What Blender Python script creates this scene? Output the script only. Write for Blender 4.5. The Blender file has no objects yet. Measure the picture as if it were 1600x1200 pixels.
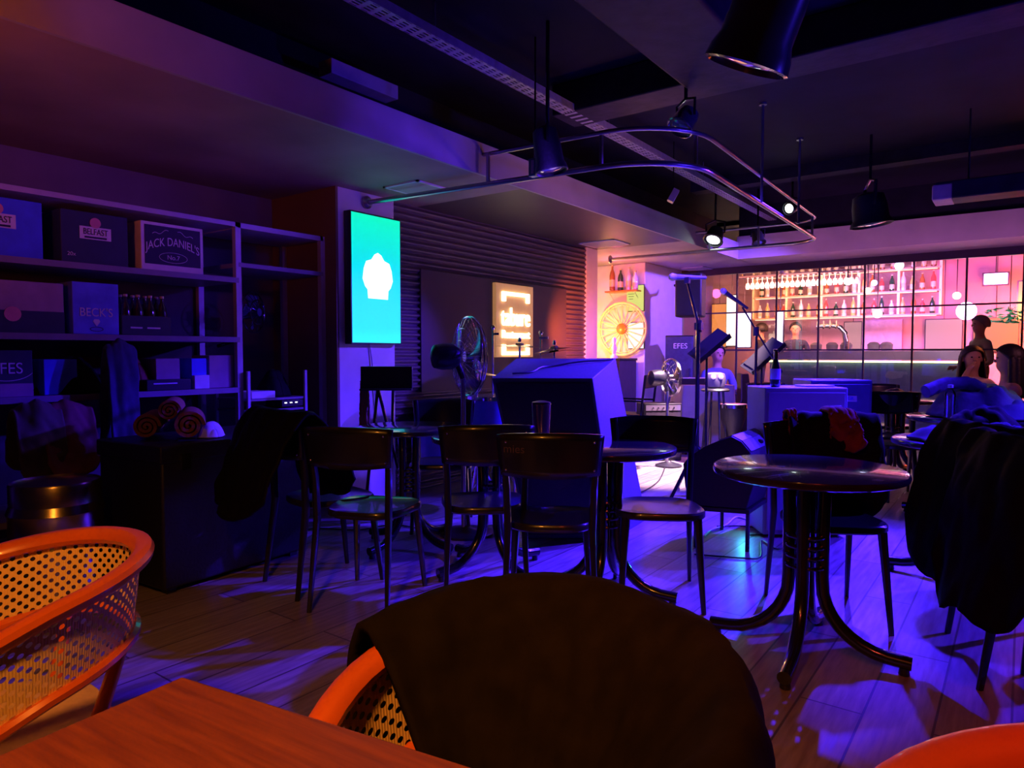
import bpy, math, random
from math import sin, cos, pi, radians, sqrt, exp, atan2
from mathutils import Vector, Matrix, noise
random.seed(7)
S = bpy.context.scene
COL = S.collection
V = Vector

# ------------------------------------------------------------------ camera
TH = radians(36.5); PI_ = radians(2.55); FPX = 1080.0; CH = 1.2
RT = V((cos(TH), sin(TH), 0)); F0 = V((-sin(TH), cos(TH), 0)); UPZ = V((0, 0, 1))
FW = F0 * cos(PI_) - UPZ * sin(PI_); UW = F0 * sin(PI_) + UPZ * cos(PI_)
CP = V((0, 0, CH))
cd = bpy.data.cameras.new('camera'); cam = bpy.data.objects.new('camera', cd); COL.objects.link(cam)
cd.sensor_fit = 'HORIZONTAL'; cd.sensor_width = 36; cd.lens = 36 * FPX / 1600; cd.clip_start = 0.05
cam.matrix_world = Matrix.Translation(CP) @ Matrix((RT, UW, -FW)).transposed().to_4x4()
S.camera = cam
def ray(px, py): return FW + RT * ((px - 800) / FPX) + UW * ((600 - py) / FPX)
def onz(px, py, z): r = ray(px, py); return CP + r * ((z - CH) / r.z)
def onx(px, py, x): r = ray(px, py); return CP + r * (x / r.x)
def ony(px, py, y): r = ray(px, py); return CP + r * (y / r.y)
def atd(px, py, d): return CP + ray(px, py) * d
def cw(lat, d, z=0): return F0 * d + RT * lat + UPZ * z          # place given by steps right and ahead of the viewer's seat
def pd(px, d, z=0): return cw((px - 800) / FPX * d, d, z)
def hd(deg): return TH - radians(deg)                            # heading: 0 looks away from the viewer, 90 to the right

# ------------------------------------------------------------------ view, world, lamps
S.view_settings.view_transform = 'Standard'; S.view_settings.look = 'None'
S.view_settings.exposure = 0.0; S.view_settings.gamma = 1.0; S.view_settings.use_curve_mapping = False
w = bpy.data.worlds.new('world'); S.world = w; w.use_nodes = True
w.node_tree.nodes['Background'].inputs[0].default_value = (0.006, 0.004, 0.02, 1)
w.node_tree.nodes['Background'].inputs[1].default_value = 0.25
def spot(name, loc, to, color, power, size=50, blend=.5, r=.05):
    l = bpy.data.lights.new(name, 'SPOT'); l.color = color; l.energy = power; l.spot_size = radians(size); l.spot_blend = blend; l.shadow_soft_size = r
    o = bpy.data.objects.new(name, l); COL.objects.link(o); o.location = loc
    o.rotation_euler = (V(to) - V(loc)).to_track_quat('-Z', 'Y').to_euler(); return o
def point(name, loc, color, power, r=.08):
    l = bpy.data.lights.new(name, 'POINT'); l.color = color; l.energy = power; l.shadow_soft_size = r
    o = bpy.data.objects.new(name, l); COL.objects.link(o); o.location = loc; return o
def area(name, loc, to, color, power, sx, sy, spread=160):
    l = bpy.data.lights.new(name, 'AREA'); l.color = color; l.energy = power; l.shape = 'RECTANGLE'; l.size = sx; l.size_y = sy; l.spread = radians(spread)
    o = bpy.data.objects.new(name, l); COL.objects.link(o); o.location = loc
    o.rotation_euler = (V(to) - V(loc)).to_track_quat('-Z', 'Y').to_euler(); return o
BLUE = (.04, .01, 1.0); VIO = (.28, .12, 1.0); WARM = (1.0, .22, .03); AMB = (1.0, .45, .08); PINK = (1.0, .25, .55)
# warm pendant over the front table
spot('warm_table_lamp', (-.45, -.35, 2.3), (-1.25, .62, .4), (1.0, .31, .035), 125, 82, .7, .12)
spot('red_soffit_fill', (-2.2, -.3, 1.75), (-3.3, .6, 2.5), (1.0, .16, .03), 60, 84, .9, .15)  # unseen fill added to redden the near soffit
# stage spots, then colour fills aimed at single things
spot('blue_stage_spot', (-.75, 6.2, 3.08), (-.98, 4.3, 0), BLUE, 2100, 46, .8, .04)
spot('blue_stage_spot', (-1.25, 6.6, 3.0), (-1.9, 4.2, 0), BLUE, 3800, 52, .5, .04)
spot('violet_stage_spot', (-1.2, 8.3, 2.7), (-4.2, 9.3, 1.3), (.2, .07, 1), 1100, 56, .7, .06)
spot('blue_stage_floor_spot', (-1.9, 5.0, 2.75), (-2.9, 7.6, .3), (.08, .025, 1), 800, 75, .7, .06)
spot('blue_shelf_spot', (-1.5, 4.6, 2.3), (-4.6, 1.6, 1.55), (.1, .02, 1), 150, 44, .8, .05)
spot('blue_soffit_spot', (-2.1, 3.3, 2.2), (-3.25, 3.4, 2.75), (.1, .03, 1), 22, 90, .9, .04)
spot('violet_column_spot', (-2.2, 5.2, 2.0), (-4.2, 3.75, .9), (.1, .03, 1), 330, 46, .8, .05)
spot('blue_cabinet_spot', (-.6, 6.4, 2.5), (-2.2, 4.2, .9), (.04, .008, 1), 2200, 40, .6, .04)
spot('white_stage_spot', (-2.1, 7.4, 2.78), (-2.8, 6.6, 0), (1, .62, .88), 3600, 38, .6, .04)
spot('pink_stage_spot', (-2.4, 8.6, 2.4), (-2.8, 7.9, 0), (1, .2, .25), 220, 56, .7, .05)
spot('white_floor_spot', (1.2, 7.2, 2.95), (-.55, 5.2, 0), (.55, .5, 1), 110, 24, .3, .03)
spot('blue_table_side_spot', (2.0, 6.4, 2.9), (.15, 4.6, .6), (.04, .01, 1), 2400, 46, .6, .04)
spot('orange_floor_fill', (.4, 9.3, 2.2), (-.2, 8.0, 0), (1, .2, .04), 60, 60, .7, .06)  # added fill, stands in for orange spill from the bar
spot('tray_amber_fill', (-1.7, 4.9, 1.9), (-2.68, 4.9, 2.95), (1, .35, .12), 26, 110, .9, .05)  # unseen upward fill added so the cable tray shows orange
spot('pink_guest_fill', (1.6, 6.3, 2.3), (-.35, 8.2, 1.0), (1, .25, .4), 60, 40, .8, .06)  # added fill for the women's faces, in place of bar spill
spot('blue_ceiling_fill', (2.6, 4.6, 1.7), (1.0, 4.6, 3.1), (.06, .02, 1), 420, 90, .9, .1)  # unseen fill added to turn the black ceiling navy
spot('cyan_bench_fill', tuple(cw(1.62, 4.75, .2)), tuple(cw(1.3, 4.2, 0)), (.05, .6, 1), 5, 90, .7, .03)  # unseen fill added for the cyan patch below the bench
spot('blue_can_fill', (1.8, 3.6, 1.9), (-.6, 2.1, 2.5), (.05, .02, 1), 110, 40, .9, .1)  # added fill that puts a blue sheen on the nearest spotlight
spot('red_floor_fill', (.5, .2, 2.4), (-.2, 2.1, 0), (1, .08, .05), 60, 60, .9, .15)  # unseen fill added to make the near right floor maroon
spot('red_scarf_spot', (-.3, .4, 2.3), tuple(cw(1.62, 3.3, .8)), (1, .15, .04), 26, 24, .8, .05)
# alcove and bar light
point('alcove_lamp_light', (-4.75, 8.25, 1.45), (1, .42, .05), 34, .06)
point('alcove_pink_light', (-4.4, 8.3, 2.25), (1, .1, .4), 6, .08)
spot('amber_wall_fill', (-3.7, 6.2, 1.3), (-4.25, 6.95, 1.55), (1, .16, .015), 190, 80, .9, .05)  # unseen fill added for the amber end of the ribbed wall
area('bar_pink_light', (-.5, 12.6, 2.2), (-.7, 15.1, 1.5), (1, .16, .62), 52, 1.6, .4, 130)
area('bar_violet_light', (-1.9, 13.0, 2.3), (-1.7, 15.1, 1.3), (.5, .2, 1), 60, 1.0, .4, 130)
area('bar_warm_light', (-3.4, 12.6, 2.4), (-3.6, 15.1, 1.6), (1, .4, .16), 110, 2.0, .4, 130)
area('bar_glass_light', (-2.6, 11.9, 1.9), (-2.6, 13.2, 2.6), (1, .6, .6), 60, 2.4, .3, 110)
area('bar_orange_light', (.3, 13.0, 1.9), (.4, 15.2, 1.2), (1, .22, .03), 260, 1.6, .5, 120)
area('far_beam_pink_wash', (-1.0, 8.6, 1.7), (-1.0, 9.5, 2.8), (.6, .16, .6), 9, 3.6, .3, 90)

# ------------------------------------------------------------------ materials
def M(name, col, rough=.5, metal=0., var=.12, scale=12., bump=0., emit=None, es=0., spec=.5, trans=0., coat=0., sheen=0.):
    m = bpy.data.materials.new(name); m.use_nodes = True; nt = m.node_tree; N = nt.nodes; L = nt.links
    b = N['Principled BSDF']; c = (*col, 1)
    b.inputs['Roughness'].default_value = rough; b.inputs['Metallic'].default_value = metal
    b.inputs['Specular IOR Level'].default_value = spec; b.inputs['Coat Weight'].default_value = coat
    b.inputs['Sheen Weight'].default_value = sheen
    b.inputs['Transmission Weight'].default_value = trans
    if var > 0 or bump > 0:
        tc = N.new('ShaderNodeTexCoord'); n = N.new('ShaderNodeTexNoise'); n.inputs['Scale'].default_value = scale; n.inputs['Detail'].default_value = 4
        L.new(tc.outputs['Object'], n.inputs['Vector'])
        r = N.new('ShaderNodeValToRGB'); r.color_ramp.elements[0].position = .3; r.color_ramp.elements[1].position = .75
        r.color_ramp.elements[0].color = (*[x * (1 - var) for x in col], 1); r.color_ramp.elements[1].color = (*[min(1, x * (1 + var)) for x in col], 1)
        L.new(n.outputs['Fac'], r.inputs['Fac']); L.new(r.outputs['Color'], b.inputs['Base Color'])
        if bump > 0:
            bp = N.new('ShaderNodeBump'); bp.inputs['Strength'].default_value = bump; bp.inputs['Distance'].default_value = .01
            L.new(n.outputs['Fac'], bp.inputs['Height']); L.new(bp.outputs['Normal'], b.inputs['Normal'])
    else: b.inputs['Base Color'].default_value = c
    if emit: b.inputs['Emission Color'].default_value = (*emit, 1); b.inputs['Emission Strength'].default_value = es
    return m
def planks(name, c1, c2, mortar, bw, bh, rough, rot=0., grain=30, gl=.0, stretch=(1, 12, 1), msize=.004, co='Object'):
    m = bpy.data.materials.new(name); m.use_nodes = True; nt = m.node_tree; N = nt.nodes; L = nt.links; b = N['Principled BSDF']
    tc = N.new('ShaderNodeTexCoord'); mp = N.new('ShaderNodeMapping'); mp.inputs['Rotation'].default_value[2] = rot
    L.new(tc.outputs[co], mp.inputs['Vector'])
    br = N.new('ShaderNodeTexBrick'); br.inputs['Color1'].default_value = (*c1, 1); br.inputs['Color2'].default_value = (*c2, 1); br.inputs['Mortar'].default_value = (*mortar, 1)
    br.inputs['Scale'].default_value = 1; br.inputs['Brick Width'].default_value = bw; br.inputs['Row Height'].default_value = bh; br.inputs['Mortar Size'].default_value = msize
    L.new(mp.outputs['Vector'], br.inputs['Vector'])
    mp2 = N.new('ShaderNodeMapping'); mp2.inputs['Scale'].default_value = stretch; L.new(mp.outputs['Vector'], mp2.inputs['Vector'])
    n = N.new('ShaderNodeTexNoise'); n.inputs['Scale'].default_value = grain; n.inputs['Detail'].default_value = 6; L.new(mp2.outputs['Vector'], n.inputs['Vector'])
    mx = N.new('ShaderNodeMix'); mx.data_type = 'RGBA'; mx.blend_type = 'MULTIPLY'; mx.inputs[0].default_value = .75
    rr = N.new('ShaderNodeValToRGB'); rr.color_ramp.elements[0].position = .3; rr.color_ramp.elements[0].color = (.45, .4, .38, 1); rr.color_ramp.elements[1].position = .7; rr.color_ramp.elements[1].color = (1.1, 1.1, 1.1, 1)
    L.new(n.outputs['Fac'], rr.inputs['Fac']); L.new(br.outputs['Color'], mx.inputs[6]); L.new(rr.outputs['Color'], mx.inputs[7]); L.new(mx.outputs[2], b.inputs['Base Color'])
    mr = N.new('ShaderNodeMapRange'); mr.inputs['To Min'].default_value = rough - .08; mr.inputs['To Max'].default_value = rough + .15; L.new(n.outputs['Fac'], mr.inputs['Value']); L.new(mr.outputs['Result'], b.inputs['Roughness'])
    bp = N.new('ShaderNodeBump'); bp.inputs['Strength'].default_value = .25; bp.inputs['Distance'].default_value = .004; L.new(br.outputs['Fac'], bp.inputs['Height']); bp.invert = True
    bp2 = N.new('ShaderNodeBump'); bp2.inputs['Strength'].default_value = .15; bp2.inputs['Distance'].default_value = .003; L.new(n.outputs['Fac'], bp2.inputs['Height']); L.new(bp.outputs['Normal'], bp2.inputs['Normal'])
    L.new(bp2.outputs['Normal'], b.inputs['Normal']); return m
def emis(name, col, st): 
    m = bpy.data.materials.new(name); m.use_nodes = True; N = m.node_tree.nodes; b = N['Principled BSDF']
    b.inputs['Base Color'].default_value = (0.02, .02, .02, 1); b.inputs['Emission Color'].default_value = (*col, 1); b.inputs['Emission Strength'].default_value = st; return m
def glassy(name, tint=(.9, .9, .95), refl=.12, rough=.0):
    m = bpy.data.materials.new(name); m.use_nodes = True; nt = m.node_tree; N = nt.nodes; L = nt.links; N.remove(N['Principled BSDF'])
    t = N.new('ShaderNodeBsdfTransparent'); t.inputs[0].default_value = (*tint, 1); g = N.new('ShaderNodeBsdfGlossy'); g.inputs['Roughness'].default_value = rough
    fr = N.new('ShaderNodeFresnel'); fr.inputs[0].default_value = 1.5; ad = N.new('ShaderNodeMath'); ad.operation = 'ADD'; ad.inputs[1].default_value = refl; ad.use_clamp = True
    L.new(fr.outputs[0], ad.inputs[0]); mx = N.new('ShaderNodeMixShader'); L.new(ad.outputs[0], mx.inputs[0]); L.new(t.outputs[0], mx.inputs[1]); L.new(g.outputs[0], mx.inputs[2])
    L.new(mx.outputs[0], N['Material Output'].inputs['Surface']); return m
def cane_mat():
    # woven cane: staggered round holes in a honey coloured weave, laid out on the UV map in hole units
    m = bpy.data.materials.new('woven_cane'); m.use_nodes = True; nt = m.node_tree; N = nt.nodes; L = nt.links; b = N['Principled BSDF']
    b.inputs['Base Color'].default_value = (.95, .66, .3, 1); b.inputs['Roughness'].default_value = .5
    uv = N.new('ShaderNodeUVMap'); uv.uv_map = 'UVMap'
    def cell(off):
        a = N.new('ShaderNodeVectorMath'); a.operation = 'ADD'; a.inputs[1].default_value = (off, off, 0); L.new(uv.outputs[0], a.inputs[0])
        f = N.new('ShaderNodeVectorMath'); f.operation = 'FRACTION'; L.new(a.outputs[0], f.inputs[0])
        s = N.new('ShaderNodeVectorMath'); s.operation = 'SUBTRACT'; s.inputs[1].default_value = (.5, .5, 0); L.new(f.outputs[0], s.inputs[0])
        l = N.new('ShaderNodeVectorMath'); l.operation = 'LENGTH'; L.new(s.outputs[0], l.inputs[0]); return l.outputs['Value']
    mn = N.new('ShaderNodeMath'); mn.operation = 'MINIMUM'; L.new(cell(0), mn.inputs[0]); L.new(cell(.5), mn.inputs[1])
    gt = N.new('ShaderNodeMath'); gt.operation = 'GREATER_THAN'; gt.inputs[1].default_value = .2; L.new(mn.outputs[0], gt.inputs[0])
    L.new(gt.outputs[0], b.inputs['Alpha'])
    wv = N.new('ShaderNodeTexWave'); wv.inputs['Scale'].default_value = 1.6; wv.inputs['Distortion'].default_value = 1; L.new(uv.outputs[0], wv.inputs['Vector'])
    bp = N.new('ShaderNodeBump'); bp.inputs['Strength'].default_value = .4; bp.inputs['Distance'].default_value = .002; L.new(wv.outputs['Fac'], bp.inputs['Height']); L.new(bp.outputs['Normal'], b.inputs['Normal'])
    return m
def tv_mat():
    m = bpy.data.materials.new('teal_screen'); m.use_nodes = True; nt = m.node_tree; N = nt.nodes; L = nt.links; b = N['Principled BSDF']
    tc = N.new('ShaderNodeTexCoord'); sp = N.new('ShaderNodeSeparateXYZ'); L.new(tc.outputs['Object'], sp.inputs[0])
    mr = N.new('ShaderNodeMapRange'); mr.inputs['From Min'].default_value = -.5; mr.inputs['From Max'].default_value = .5; L.new(sp.outputs['Z'], mr.inputs['Value'])
    r = N.new('ShaderNodeValToRGB'); e = r.color_ramp.elements; e[0].color = (.02, .75, .72, 1); e[1].color = (.0, .68, .42, 1)
    x = r.color_ramp.elements.new(.12); x.color = (.01, .62, .78, 1); x = r.color_ramp.elements.new(.6); x.color = (.0, .55, .66, 1)
    L.new(mr.outputs['Result'], r.inputs['Fac']); L.new(r.outputs['Color'], b.inputs['Emission Color']); b.inputs['Emission Strength'].default_value = 1.4
    b.inputs['Base Color'].default_value = (.01, .01, .01, 1); return m

m_floor = planks('floor_boards', (.24, .2, .18), (.36, .31, .29), (.08, .06, .06), 1.25, .2, .33, rot=radians(90 + 0), grain=5, stretch=(1, 9, 1))
m_wood = planks('table_oak', (.32, .08, .016), (.36, .09, .018), (.3, .07, .015), 3.0, .4, .42, rot=0, grain=7, stretch=(1, 16, 1), msize=.0)
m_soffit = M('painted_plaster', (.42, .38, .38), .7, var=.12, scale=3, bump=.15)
m_soffit_near = M('dim_warm_lit_plaster', (.32, .24, .19), .7, var=.25, scale=1.5, bump=.15)  # plaster copy for the near underside, dim warm light put into its brown
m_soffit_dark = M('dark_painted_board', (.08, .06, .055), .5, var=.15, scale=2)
m_black = M('black_paint_ceiling', (.012, .010, .022), .7, var=.3, scale=4, spec=.15)
m_duct = M('dark_duct_sheet', (.03, .022, .036), .55, var=.3, scale=9, bump=.4, spec=.2)
m_wall = M('wall_plaster', (.17, .14, .16), .75, var=.1, scale=4, bump=.1)
m_brown = M('warm_lit_side_brown', (.2, .12, .07), .65, var=.1, scale=3)  # warm light on the column's side is put into this brown
m_corr = M('corrugated_panel', (.12, .085, .1), .38, var=.1, scale=5)
m_panel = M('flat_dark_panel', (.065, .045, .07), .5, var=.1, scale=3)
m_colw = M('white_column_paint', (.72, .7, .74), .65, var=.06, scale=6)
m_chair = M('black_lacquer', (.012, .011, .012), .28, var=.2, coat=.4)
m_seat = M('black_seat_lacquer', (.016, .014, .015), .3, coat=.5)
m_ttop = M('black_table_laminate', (.03, .027, .03), .2, var=.25, scale=5, coat=.6)
m_tube = M('black_steel_tube', (.014, .013, .015), .22, metal=.2, coat=.6)
m_chrome = M('chrome', (.75, .75, .78), .15, metal=1, var=.05)
m_steel = M('brushed_steel_rail', (.42, .4, .44), .28, metal=.9, var=.1)
m_galv = M('galvanised_tray', (.62, .6, .6), .4, metal=.7, var=.15, scale=20)
m_rattan = M('orange_lacquered_wood', (.75, .14, .02), .33, var=.15, scale=6, coat=.5)
m_cane = cane_mat()
m_cushion = M('cream_cushion_fabric', (.72, .5, .34), .85, var=.08, scale=60, bump=.15)
m_coat = M('black_puffer_fabric', (.006, .005, .006), .75, var=.25, scale=25, bump=.2, spec=.12)
m_coat2 = M('dark_brown_jacket_fabric', (.010, .007, .007), .85, var=.3, scale=20, bump=.2, spec=.12)
m_red = M('rust_scarf_fabric', (.24, .045, .02), .85, var=.4, scale=14, bump=.3)
m_denim = M('light_blue_denim', (.09, .08, .13), .85, var=.25, scale=22, bump=.3)
m_navy = M('navy_fabric', (.05, .05, .12), .85, var=.2, scale=20, bump=.2)
m_spk = M('black_speaker_vinyl', (.012, .011, .014), .5, var=.25, scale=60, bump=.2)
m_spkblue = M('grey_speaker_vinyl', (.1, .1, .14), .5, var=.15, scale=60, bump=.1)
m_grille = M('speaker_grille', (.2, .2, .24), .55, metal=.3, var=.3, scale=120, bump=.5)
m_plastic = M('black_plastic', (.02, .02, .022), .35)
m_shelf = M('shelf_steel_paint', (.24, .2, .24), .45, var=.1)
m_post = M('shelf_post_paint', (.45, .4, .5), .4, var=.08)
m_back = M('shelf_dark_back', (.05, .035, .05), .8)
m_ctn_dark = M('dark_carton', (.03, .04, .06), .6); m_ctn_blue = M('blue_lit_carton', (.06, .1, .8), .55); m_ctn_lav = M('brown_carton', (.36, .24, .3), .7)  # blue stage light is put into the blue carton's colour
m_ctn_becks = M('blue_lit_silver_carton', (.14, .18, .95), .4, var=.35, scale=7); m_white = M('white_print', (.75, .7, .75), .6); m_pinkp = M('pink_print', (.7, .25, .3), .6)  # silver carton with the blue stage light put into its colour
m_paper = M('white_paper', (.7, .68, .78), .7); m_inkd = M('dark_print', (.02, .015, .04), .6)
m_bottle = M('brown_bottle_glass', (.04, .03, .03), .1, coat=.8); m_label = M('bottle_label', (.6, .5, .3), .5)
m_blanket = M('orange_fleece', (.36, .13, .085), .95, var=.25, scale=35, bump=.6)
m_keg = M('keg_steel', (.5, .4, .25), .25, metal=1, var=.15, scale=10)
m_glass = glassy('tinted_partition_glass', (.86, .8, .92), .03)
m_clear = glassy('clear_glass', (.93, .93, .97), .18, .03)
m_mull = M('dark_mullion', (.05, .03, .06), .4, metal=.4)
m_skin = M('skin', (.55, .3, .21), .55, var=.06); m_hair = M('dark_hair', (.012, .008, .01), .5, var=.3, scale=60, bump=.3)
m_lip = M('lip', (.4, .1, .09), .5)
m_eye = M('eye_dark', (.02, .015, .015), .2)
m_fanblade = glassy('smoky_fan_blade', (.6, .55, .6), .15, .2)
m_cym = M('brass_cymbal', (.75, .58, .3), .25, metal=1, var=.1)
m_drumw = M('blue_drum_shell', (.15, .13, .6), .25, coat=.6)

# ------------------------------------------------------------------ mesh builder
class MB:
    def __init__(s): s.v = []; s.f = []; s.mi = []; s.uv = {}
    def add(s, vs, fs, mi=0):
        o = len(s.v); s.v += [tuple(x) for x in vs]; s.f += [tuple(i + o for i in f) for f in fs]; s.mi += [mi] * len(fs); return o
    def box(s, c, sz, rz=0, mi=0, mat=None):
        c = V(c); h = V(sz) / 2; R = mat if mat else Matrix.Rotation(rz, 3, 'Z')
        vs = [c + R @ V((a * h.x, b * h.y, d * h.z)) for a in (-1, 1) for b in (-1, 1) for d in (-1, 1)]
        s.add(vs, [(0, 1, 3, 2), (4, 6, 7, 5), (0, 4, 5, 1), (2, 3, 7, 6), (0, 2, 6, 4), (1, 5, 7, 3)], mi); return s
    def bbox(s, a, b, mi=0): a = V(a); b = V(b); return s.box((a + b) / 2, [abs(x) for x in (b - a)], 0, mi)
    def hexa(s, p, mi=0):   # bottom 4 (ccw), top 4 (ccw)
        s.add(p, [(3, 2, 1, 0), (4, 5, 6, 7), (0, 1, 5, 4), (1, 2, 6, 5), (2, 3, 7, 6), (3, 0, 4, 7)], mi); return s
    def tube(s, path, r, n=10, closed=False, caps=True, mi=0, flat=1.0, up=None):
        path = [V(p) for p in path]; k = len(path); rs = r if isinstance(r, (list, tuple)) else [r] * k
        vs = []; fs = []; ref = None
        for i, p in enumerate(path):
            a = path[(i - 1) % k] if (closed or i > 0) else p; b = path[(i + 1) % k] if (closed or i < k - 1) else p
            t = (b - a)
            t = t.normalized() if t.length > 1e-9 else V((0, 0, 1))
            if ref is None:
                ref = V(up) if up else (V((0, 0, 1)) if abs(t.z) < .9 else V((0, 1, 0)))
            x = (ref - t * ref.dot(t))
            x = x.normalized() if x.length > 1e-6 else t.orthogonal().normalized()
            ref = x; y = t.cross(x)
            for j in range(n):
                q = 2 * pi * j / n; vs.append(p + x * (cos(q) * rs[i]) + y * (sin(q) * rs[i] * flat))
        kk = k if closed else k - 1
        for i in range(kk):
            for j in range(n):
                a = i * n + j; b = i * n + (j + 1) % n; c = ((i + 1) % k) * n + (j + 1) % n; d = ((i + 1) % k) * n + j
                fs.append((a, b, c, d))
        if caps and not closed: fs.append(tuple(range(n))[::-1]); fs.append(tuple((k - 1) * n + j for j in range(n)))
        s.add(vs, fs, mi); return s
    def lathe(s, prof, o=(0, 0, 0), n=24, axis=(0, 0, 1), mi=0, sx=1., sy=1.):
        o = V(o); q = V(axis).normalized().to_track_quat('Z', 'Y'); vs = []; fs = []
        for (r, z) in prof:
            for j in range(n): a = 2 * pi * j / n; vs.append(o + q @ V((cos(a) * r * sx, sin(a) * r * sy, z)))
        for i in range(len(prof) - 1):
            for j in range(n): fs.append((i * n + j, i * n + (j + 1) % n, (i + 1) * n + (j + 1) % n, (i + 1) * n + j))
        if prof[0][0] > 1e-5: fs.append(tuple(range(n))[::-1])
        if prof[-1][0] > 1e-5: fs.append(tuple((len(prof) - 1) * n + j for j in range(n)))
        s.add(vs, fs, mi); return s
    def ball(s, c, r, n=12, sc=(1, 1, 1), mi=0):
        c = V(c); vs = []; fs = []; m = n // 2 + 1
        for i in range(m + 1):
            for j in range(n):
                a = pi * i / m; b = 2 * pi * j / n; vs.append(c + V((sin(a) * cos(b) * r * sc[0], sin(a) * sin(b) * r * sc[1], cos(a) * r * sc[2])))
        for i in range(m):
            for j in range(n): fs.append((i * n + j, (i + 1) * n + j, (i + 1) * n + (j + 1) % n, i * n + (j + 1) % n))
        s.add(vs, fs, mi); return s
    def prism(s, poly, o, ax, ay, d, mi=0):   # poly in the ax/ay plane at o, extruded by the vector d
        o = V(o); ax = V(ax); ay = V(ay); d = V(d); n = len(poly)
        a = [o + ax * p[0] + ay * p[1] for p in poly]; vs = a + [p + d for p in a]
        s.add(vs, [tuple(range(n))[::-1], tuple(range(n, 2 * n))] + [(i, (i + 1) % n, n + (i + 1) % n, n + i) for i in range(n)], mi); return s
    def grid(s, fn, nu, nv, mi=0, uvfn=None):
        o = len(s.v)
        vs = [fn(i / nu, j / nv) for i in range(nu + 1) for j in range(nv + 1)]
        fs = [(i * (nv + 1) + j, (i + 1) * (nv + 1) + j, (i + 1) * (nv + 1) + j + 1, i * (nv + 1) + j + 1) for i in range(nu) for j in range(nv)]
        s.add(vs, fs, mi)
        if uvfn:
            for i in range(nu + 1):
                for j in range(nv + 1): s.uv[o + i * (nv + 1) + j] = uvfn(i / nu, j / nv)
        return s
    def build(s, name, mats, parent=None, ang=40, loc=None, solid=0, bevel=0, sub=0):
        me = bpy.data.meshes.new(name); me.from_pydata(s.v, [], s.f); me.update()
        for m in (mats if isinstance(mats, (list, tuple)) else [mats]): me.materials.append(m)
        me.polygons.foreach_set('material_index', s.mi)
        me.polygons.foreach_set('use_smooth', [True] * len(s.f))
        try: me.set_sharp_from_angle(angle=radians(ang))
        except Exception: pass
        if s.uv:
            ul = me.uv_layers.new(name='UVMap')
            for lp in me.loops: ul.data[lp.index].uv = s.uv.get(lp.vertex_index, (0, 0))
        o = bpy.data.objects.new(name, me); COL.objects.link(o)
        if parent: o.parent = parent
        if loc is not None: o.location = loc
        if bevel: b = o.modifiers.new('b', 'BEVEL'); b.width = bevel; b.segments = 2; b.limit_method = 'ANGLE'; b.angle_limit = radians(40)
        if solid: q = o.modifiers.new('s', 'SOLIDIFY'); q.thickness = solid; q.offset = 0
        if sub: q = o.modifiers.new('u', 'SUBSURF'); q.levels = sub; q.render_levels = sub
        return o
def centred(o):   # put the object's origin at the base centre of its own mesh
    me = o.data; vs = [v.co.copy() for v in me.vertices]
    c = V(((min(v.x for v in vs) + max(v.x for v in vs)) / 2, (min(v.y for v in vs) + max(v.y for v in vs)) / 2, min(v.z for v in vs)))
    me.transform(Matrix.Translation(-c)); o.location = o.location + c; return o
def tag(o, label, cat, group=None, kind=None):
    o['label'] = label; o['category'] = cat
    if group: o['group'] = group
    if kind: o['kind'] = kind
    return o
def thing(name, label, cat, loc=(0, 0, 0), rz=0, group=None):
    o = bpy.data.objects.new(name, None); o.empty_display_size = .1; COL.objects.link(o); o.location = loc; o.rotation_euler = (0, 0, rz)
    return tag(o, label, cat, group)
def struct(o, label=None):
    o['kind'] = 'structure'
    if label: o['label'] = label
    return o
def dup(root, loc, rz, label, group=None):
    r = root.copy(); COL.objects.link(r); r.location = loc; r.rotation_euler = (0, 0, rz); r['label'] = label
    if group: r['group'] = group
    for ch in list(root.children):
        c = ch.copy(); COL.objects.link(c); c.parent = r
        for g in ch.children: d = g.copy(); COL.objects.link(d); d.parent = c
    return r
def frame(o, right, up):
    r = V(right).normalized(); u = V(up).normalized(); n = r.cross(u); return Matrix.Translation(V(o)) @ Matrix((r, u, n)).transposed().to_4x4()
def text(name, body, size, o, right, up, mat, parent=None, depth=.002, squash=1., bend=0.):
    cu = bpy.data.curves.new(name, 'FONT'); cu.body = body; cu.size = size; cu.extrude = depth; cu.align_x = 'CENTER'; cu.align_y = 'CENTER'
    t = bpy.data.objects.new(name, cu); COL.objects.link(t); bpy.context.view_layer.update()
    me = bpy.data.meshes.new_from_object(t.evaluated_get(bpy.context.evaluated_depsgraph_get())); bpy.data.objects.remove(t); bpy.data.curves.remove(cu)
    for v in me.vertices:
        v.co.x *= squash
        if bend: v.co.y -= bend * v.co.x ** 2
    me.transform(frame(o, right, up)); me.materials.clear(); me.materials.append(mat); me.name = name
    ob = bpy.data.objects.new(name, me); COL.objects.link(ob)
    if parent: ob.parent = parent
    return ob
def arc(c, r, a0, a1, n, z=None):
    return [V((c[0] + r * cos(a0 + (a1 - a0) * i / n), c[1] + r * sin(a0 + (a1 - a0) * i / n), c[2] if z is None else z)) for i in range(n + 1)]
def nz(p, s=1., a=1.): return noise.noise(V(p) * s) * a

# ================================================================== SETTING
XW = -4.25; SZ = 2.46; BX = -3.12; CZ = 3.15; YG = 10.14; XN = -5.0
o = MB().bbox((-5.3, -2.6, -.1), (4.6, 18, 0)).build('floor', m_floor); struct(o, 'dark laminate board floor of the bar')
o = MB().bbox((-5.3, -2.6, CZ), (4.6, YG + .2, CZ + .1)).build('ceiling', m_black); struct(o, 'black painted ceiling')
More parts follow.
